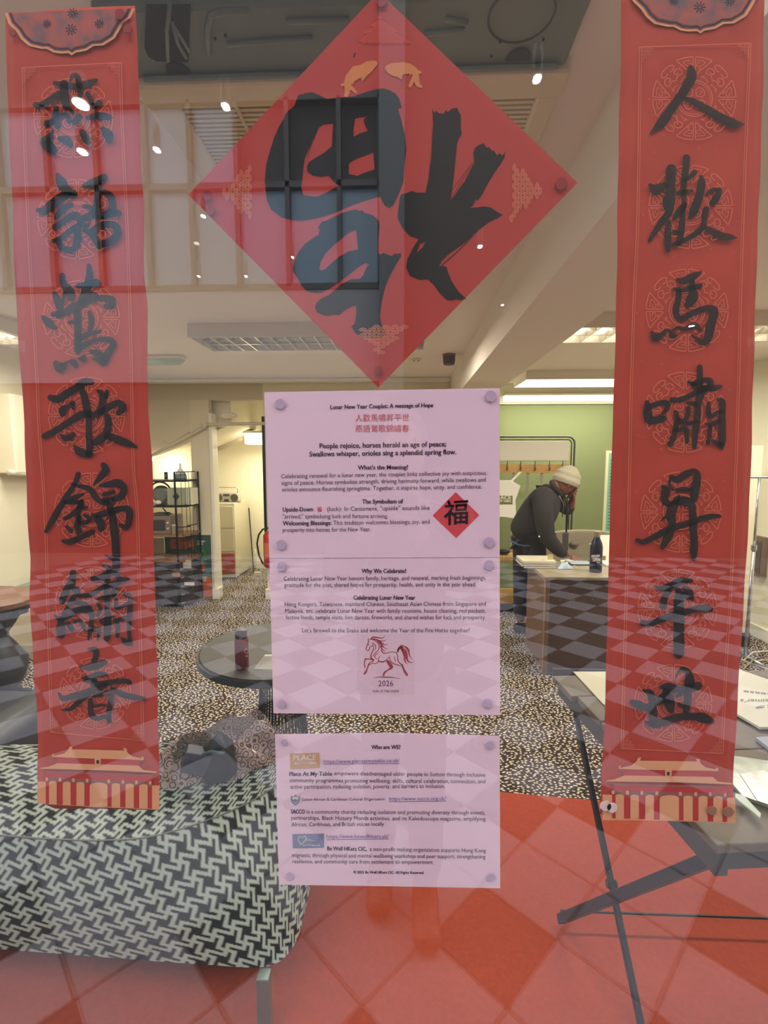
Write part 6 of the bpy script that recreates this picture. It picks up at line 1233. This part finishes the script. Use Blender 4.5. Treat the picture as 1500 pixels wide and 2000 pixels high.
c = Q(1104, 1063, -.06); MB().box(c.x - .025, c.x + .025, c.y - .005, c.y + .005, c.z - .06, c.z + .10).build('wallet', mat('lanyard_grey', (70, 68, 64), .5), t, bevel=.003)

# the photographer on the pavement, mirrored in the glass
fy = -1.02; fa = onY(738, 1760, -fy + .0); 
A1 = onZ(742, 1752, .0); A2 = onZ(832, 1812, .0)
coat = mat('dark_coat', (48, 46, 52), .9); jean = mat('grey_jeans', (66, 64, 74), .9); face_m = mat('light_skin', (120, 84, 70), .5)
f1 = Vector((A1.x, -A1.y - .02, 0)); f2 = Vector((A2.x, -A2.y - .02, 0)); pz = Vector(((f1.x + f2.x) / 2 + .0, min(f1.y, f2.y) - .12, .90)); X0 = pz.x
ph2 = thing('person', (X0, pz.y, 0), 'photographer in dark coat and brown shoes, seen only as a reflection', 'person')
V = [(X0, pz.y, .90, .13), (X0, pz.y - .0, 1.08, .12), (X0, pz.y + .02, 1.28, .13), (X0, pz.y + .03, 1.42, .055), (X0, pz.y + .04, 1.50, .05),
     (X0 - .19, pz.y + .02, 1.34, .055), (X0 - .22, pz.y + .10, 1.14, .042), (X0 - .10, pz.y + .26, 1.36, .027), (X0 + .19, pz.y + .02, 1.34, .055), (X0 + .20, pz.y + .10, 1.14, .042), (X0 + .02, pz.y + .26, 1.36, .027),
     (f1.x, pz.y, .80, .08), (f1.x, f1.y - .06, .46, .055), (f1.x, f1.y - .06, .09, .04), (f2.x, pz.y, .80, .08), (f2.x, f2.y - .06, .46, .055), (f2.x, f2.y - .06, .09, .04)]
E_ = [(0, 1), (1, 2), (2, 3), (3, 4), (2, 5), (5, 6), (6, 7), (2, 8), (8, 9), (9, 10), (0, 11), (11, 12), (12, 13), (0, 14), (14, 15), (15, 16)]
skin('body', (V, E_), face_m, ph2)
V2 = [(X0, pz.y, .74, .17), (X0, pz.y, .95, .165), (X0, pz.y, 1.15, .16), (X0, pz.y + .02, 1.30, .15), (X0, pz.y + .03, 1.41, .085), (X0 - .19, pz.y + .02, 1.33, .085), (X0 - .22, pz.y + .10, 1.13, .07), (X0 - .12, pz.y + .23, 1.33, .05), (X0 + .19, pz.y + .02, 1.33, .085), (X0 + .20, pz.y + .10, 1.13, .07), (X0 + .05, pz.y + .23, 1.33, .05)]
skin('coat', (V2, [(0, 1), (1, 2), (2, 3), (3, 4), (3, 5), (5, 6), (6, 7), (3, 8), (8, 9), (9, 10)]), coat, ph2)
V3 = [(X0, pz.y, .84, .13), (f1.x, pz.y, .74, .09), (f1.x, f1.y - .06, .45, .07), (f1.x, f1.y - .06, .10, .058), (f2.x, pz.y, .74, .09), (f2.x, f2.y - .06, .45, .07), (f2.x, f2.y - .06, .10, .058)]
skin('trousers', (V3, [(0, 1), (1, 2), (2, 3), (0, 4), (4, 5), (5, 6)]), jean, ph2)
for f_ in (f1, f2): MB().box(f_.x - .045, f_.x + .045, f_.y - .14, f_.y + .12, .002, .08).build('shoe', mat('tan_shoe', (96, 60, 46), .5), ph2, bevel=.035, bseg=3, smooth=True)
h2 = Vector((X0, pz.y + .06, 1.60)); m = MB(); m.grid(lambda u, v: h2 + Vector((sin(pi * v) * cos(2 * pi * u) * .075, sin(pi * v) * sin(2 * pi * u) * .092 + .02 * max(0, sin(2 * pi * u)) ** 9 * math.exp(-((v - .56) / .1) ** 2), cos(pi * v) * .115)), 28, 20); ho2 = m.build('head', face_m, ph2, smooth=True)
for s in (-1, 1): MB().blob(h2 + Vector((s * .03, .078, .012)), .011, 8).build('eye', mat('eye_dark', (40, 26, 22), .2), ho2)
MB().tube([h2 + Vector((-.022, .082, -.05)), h2 + Vector((.022, .082, -.05))], .004, 6).build('mouth', mat('lip_brown', (104, 44, 36), .5), ho2)
m = MB(); m.grid(lambda u, v: h2 + Vector((sin(pi * .6 * v) * cos(2 * pi * u) * .084, sin(pi * .6 * v) * sin(2 * pi * u) * .098 - .012, cos(pi * .6 * v) * .125 + .004)), 24, 12); m.build('hair', mat('black_hair', (26, 22, 22), .7), ph2, smooth=True)
hand(ph2, (X0 - .10, pz.y + .26, 1.36), (.6, .5, .5), (0, -1, .3), face_m, curl=.8, thumb=1); hand(ph2, (X0 + .02, pz.y + .26, 1.36), (-.2, .5, .8), (0, -1, .3), face_m, curl=.8, thumb=-1)
t = thing('mobile_phone', (X0, -.66, 1.5), 'dark phone held up by the mirrored photographer', 'phone'); MB().box(EYE.x - .07, EYE.x + .012, EYE.y - .030, EYE.y - .022, EYE.z - .13, EYE.z + .014).build('body', bk, t, bevel=.003)
for k in list(bpy.data.objects):
    if '_wloc' in k: del k['_wloc']
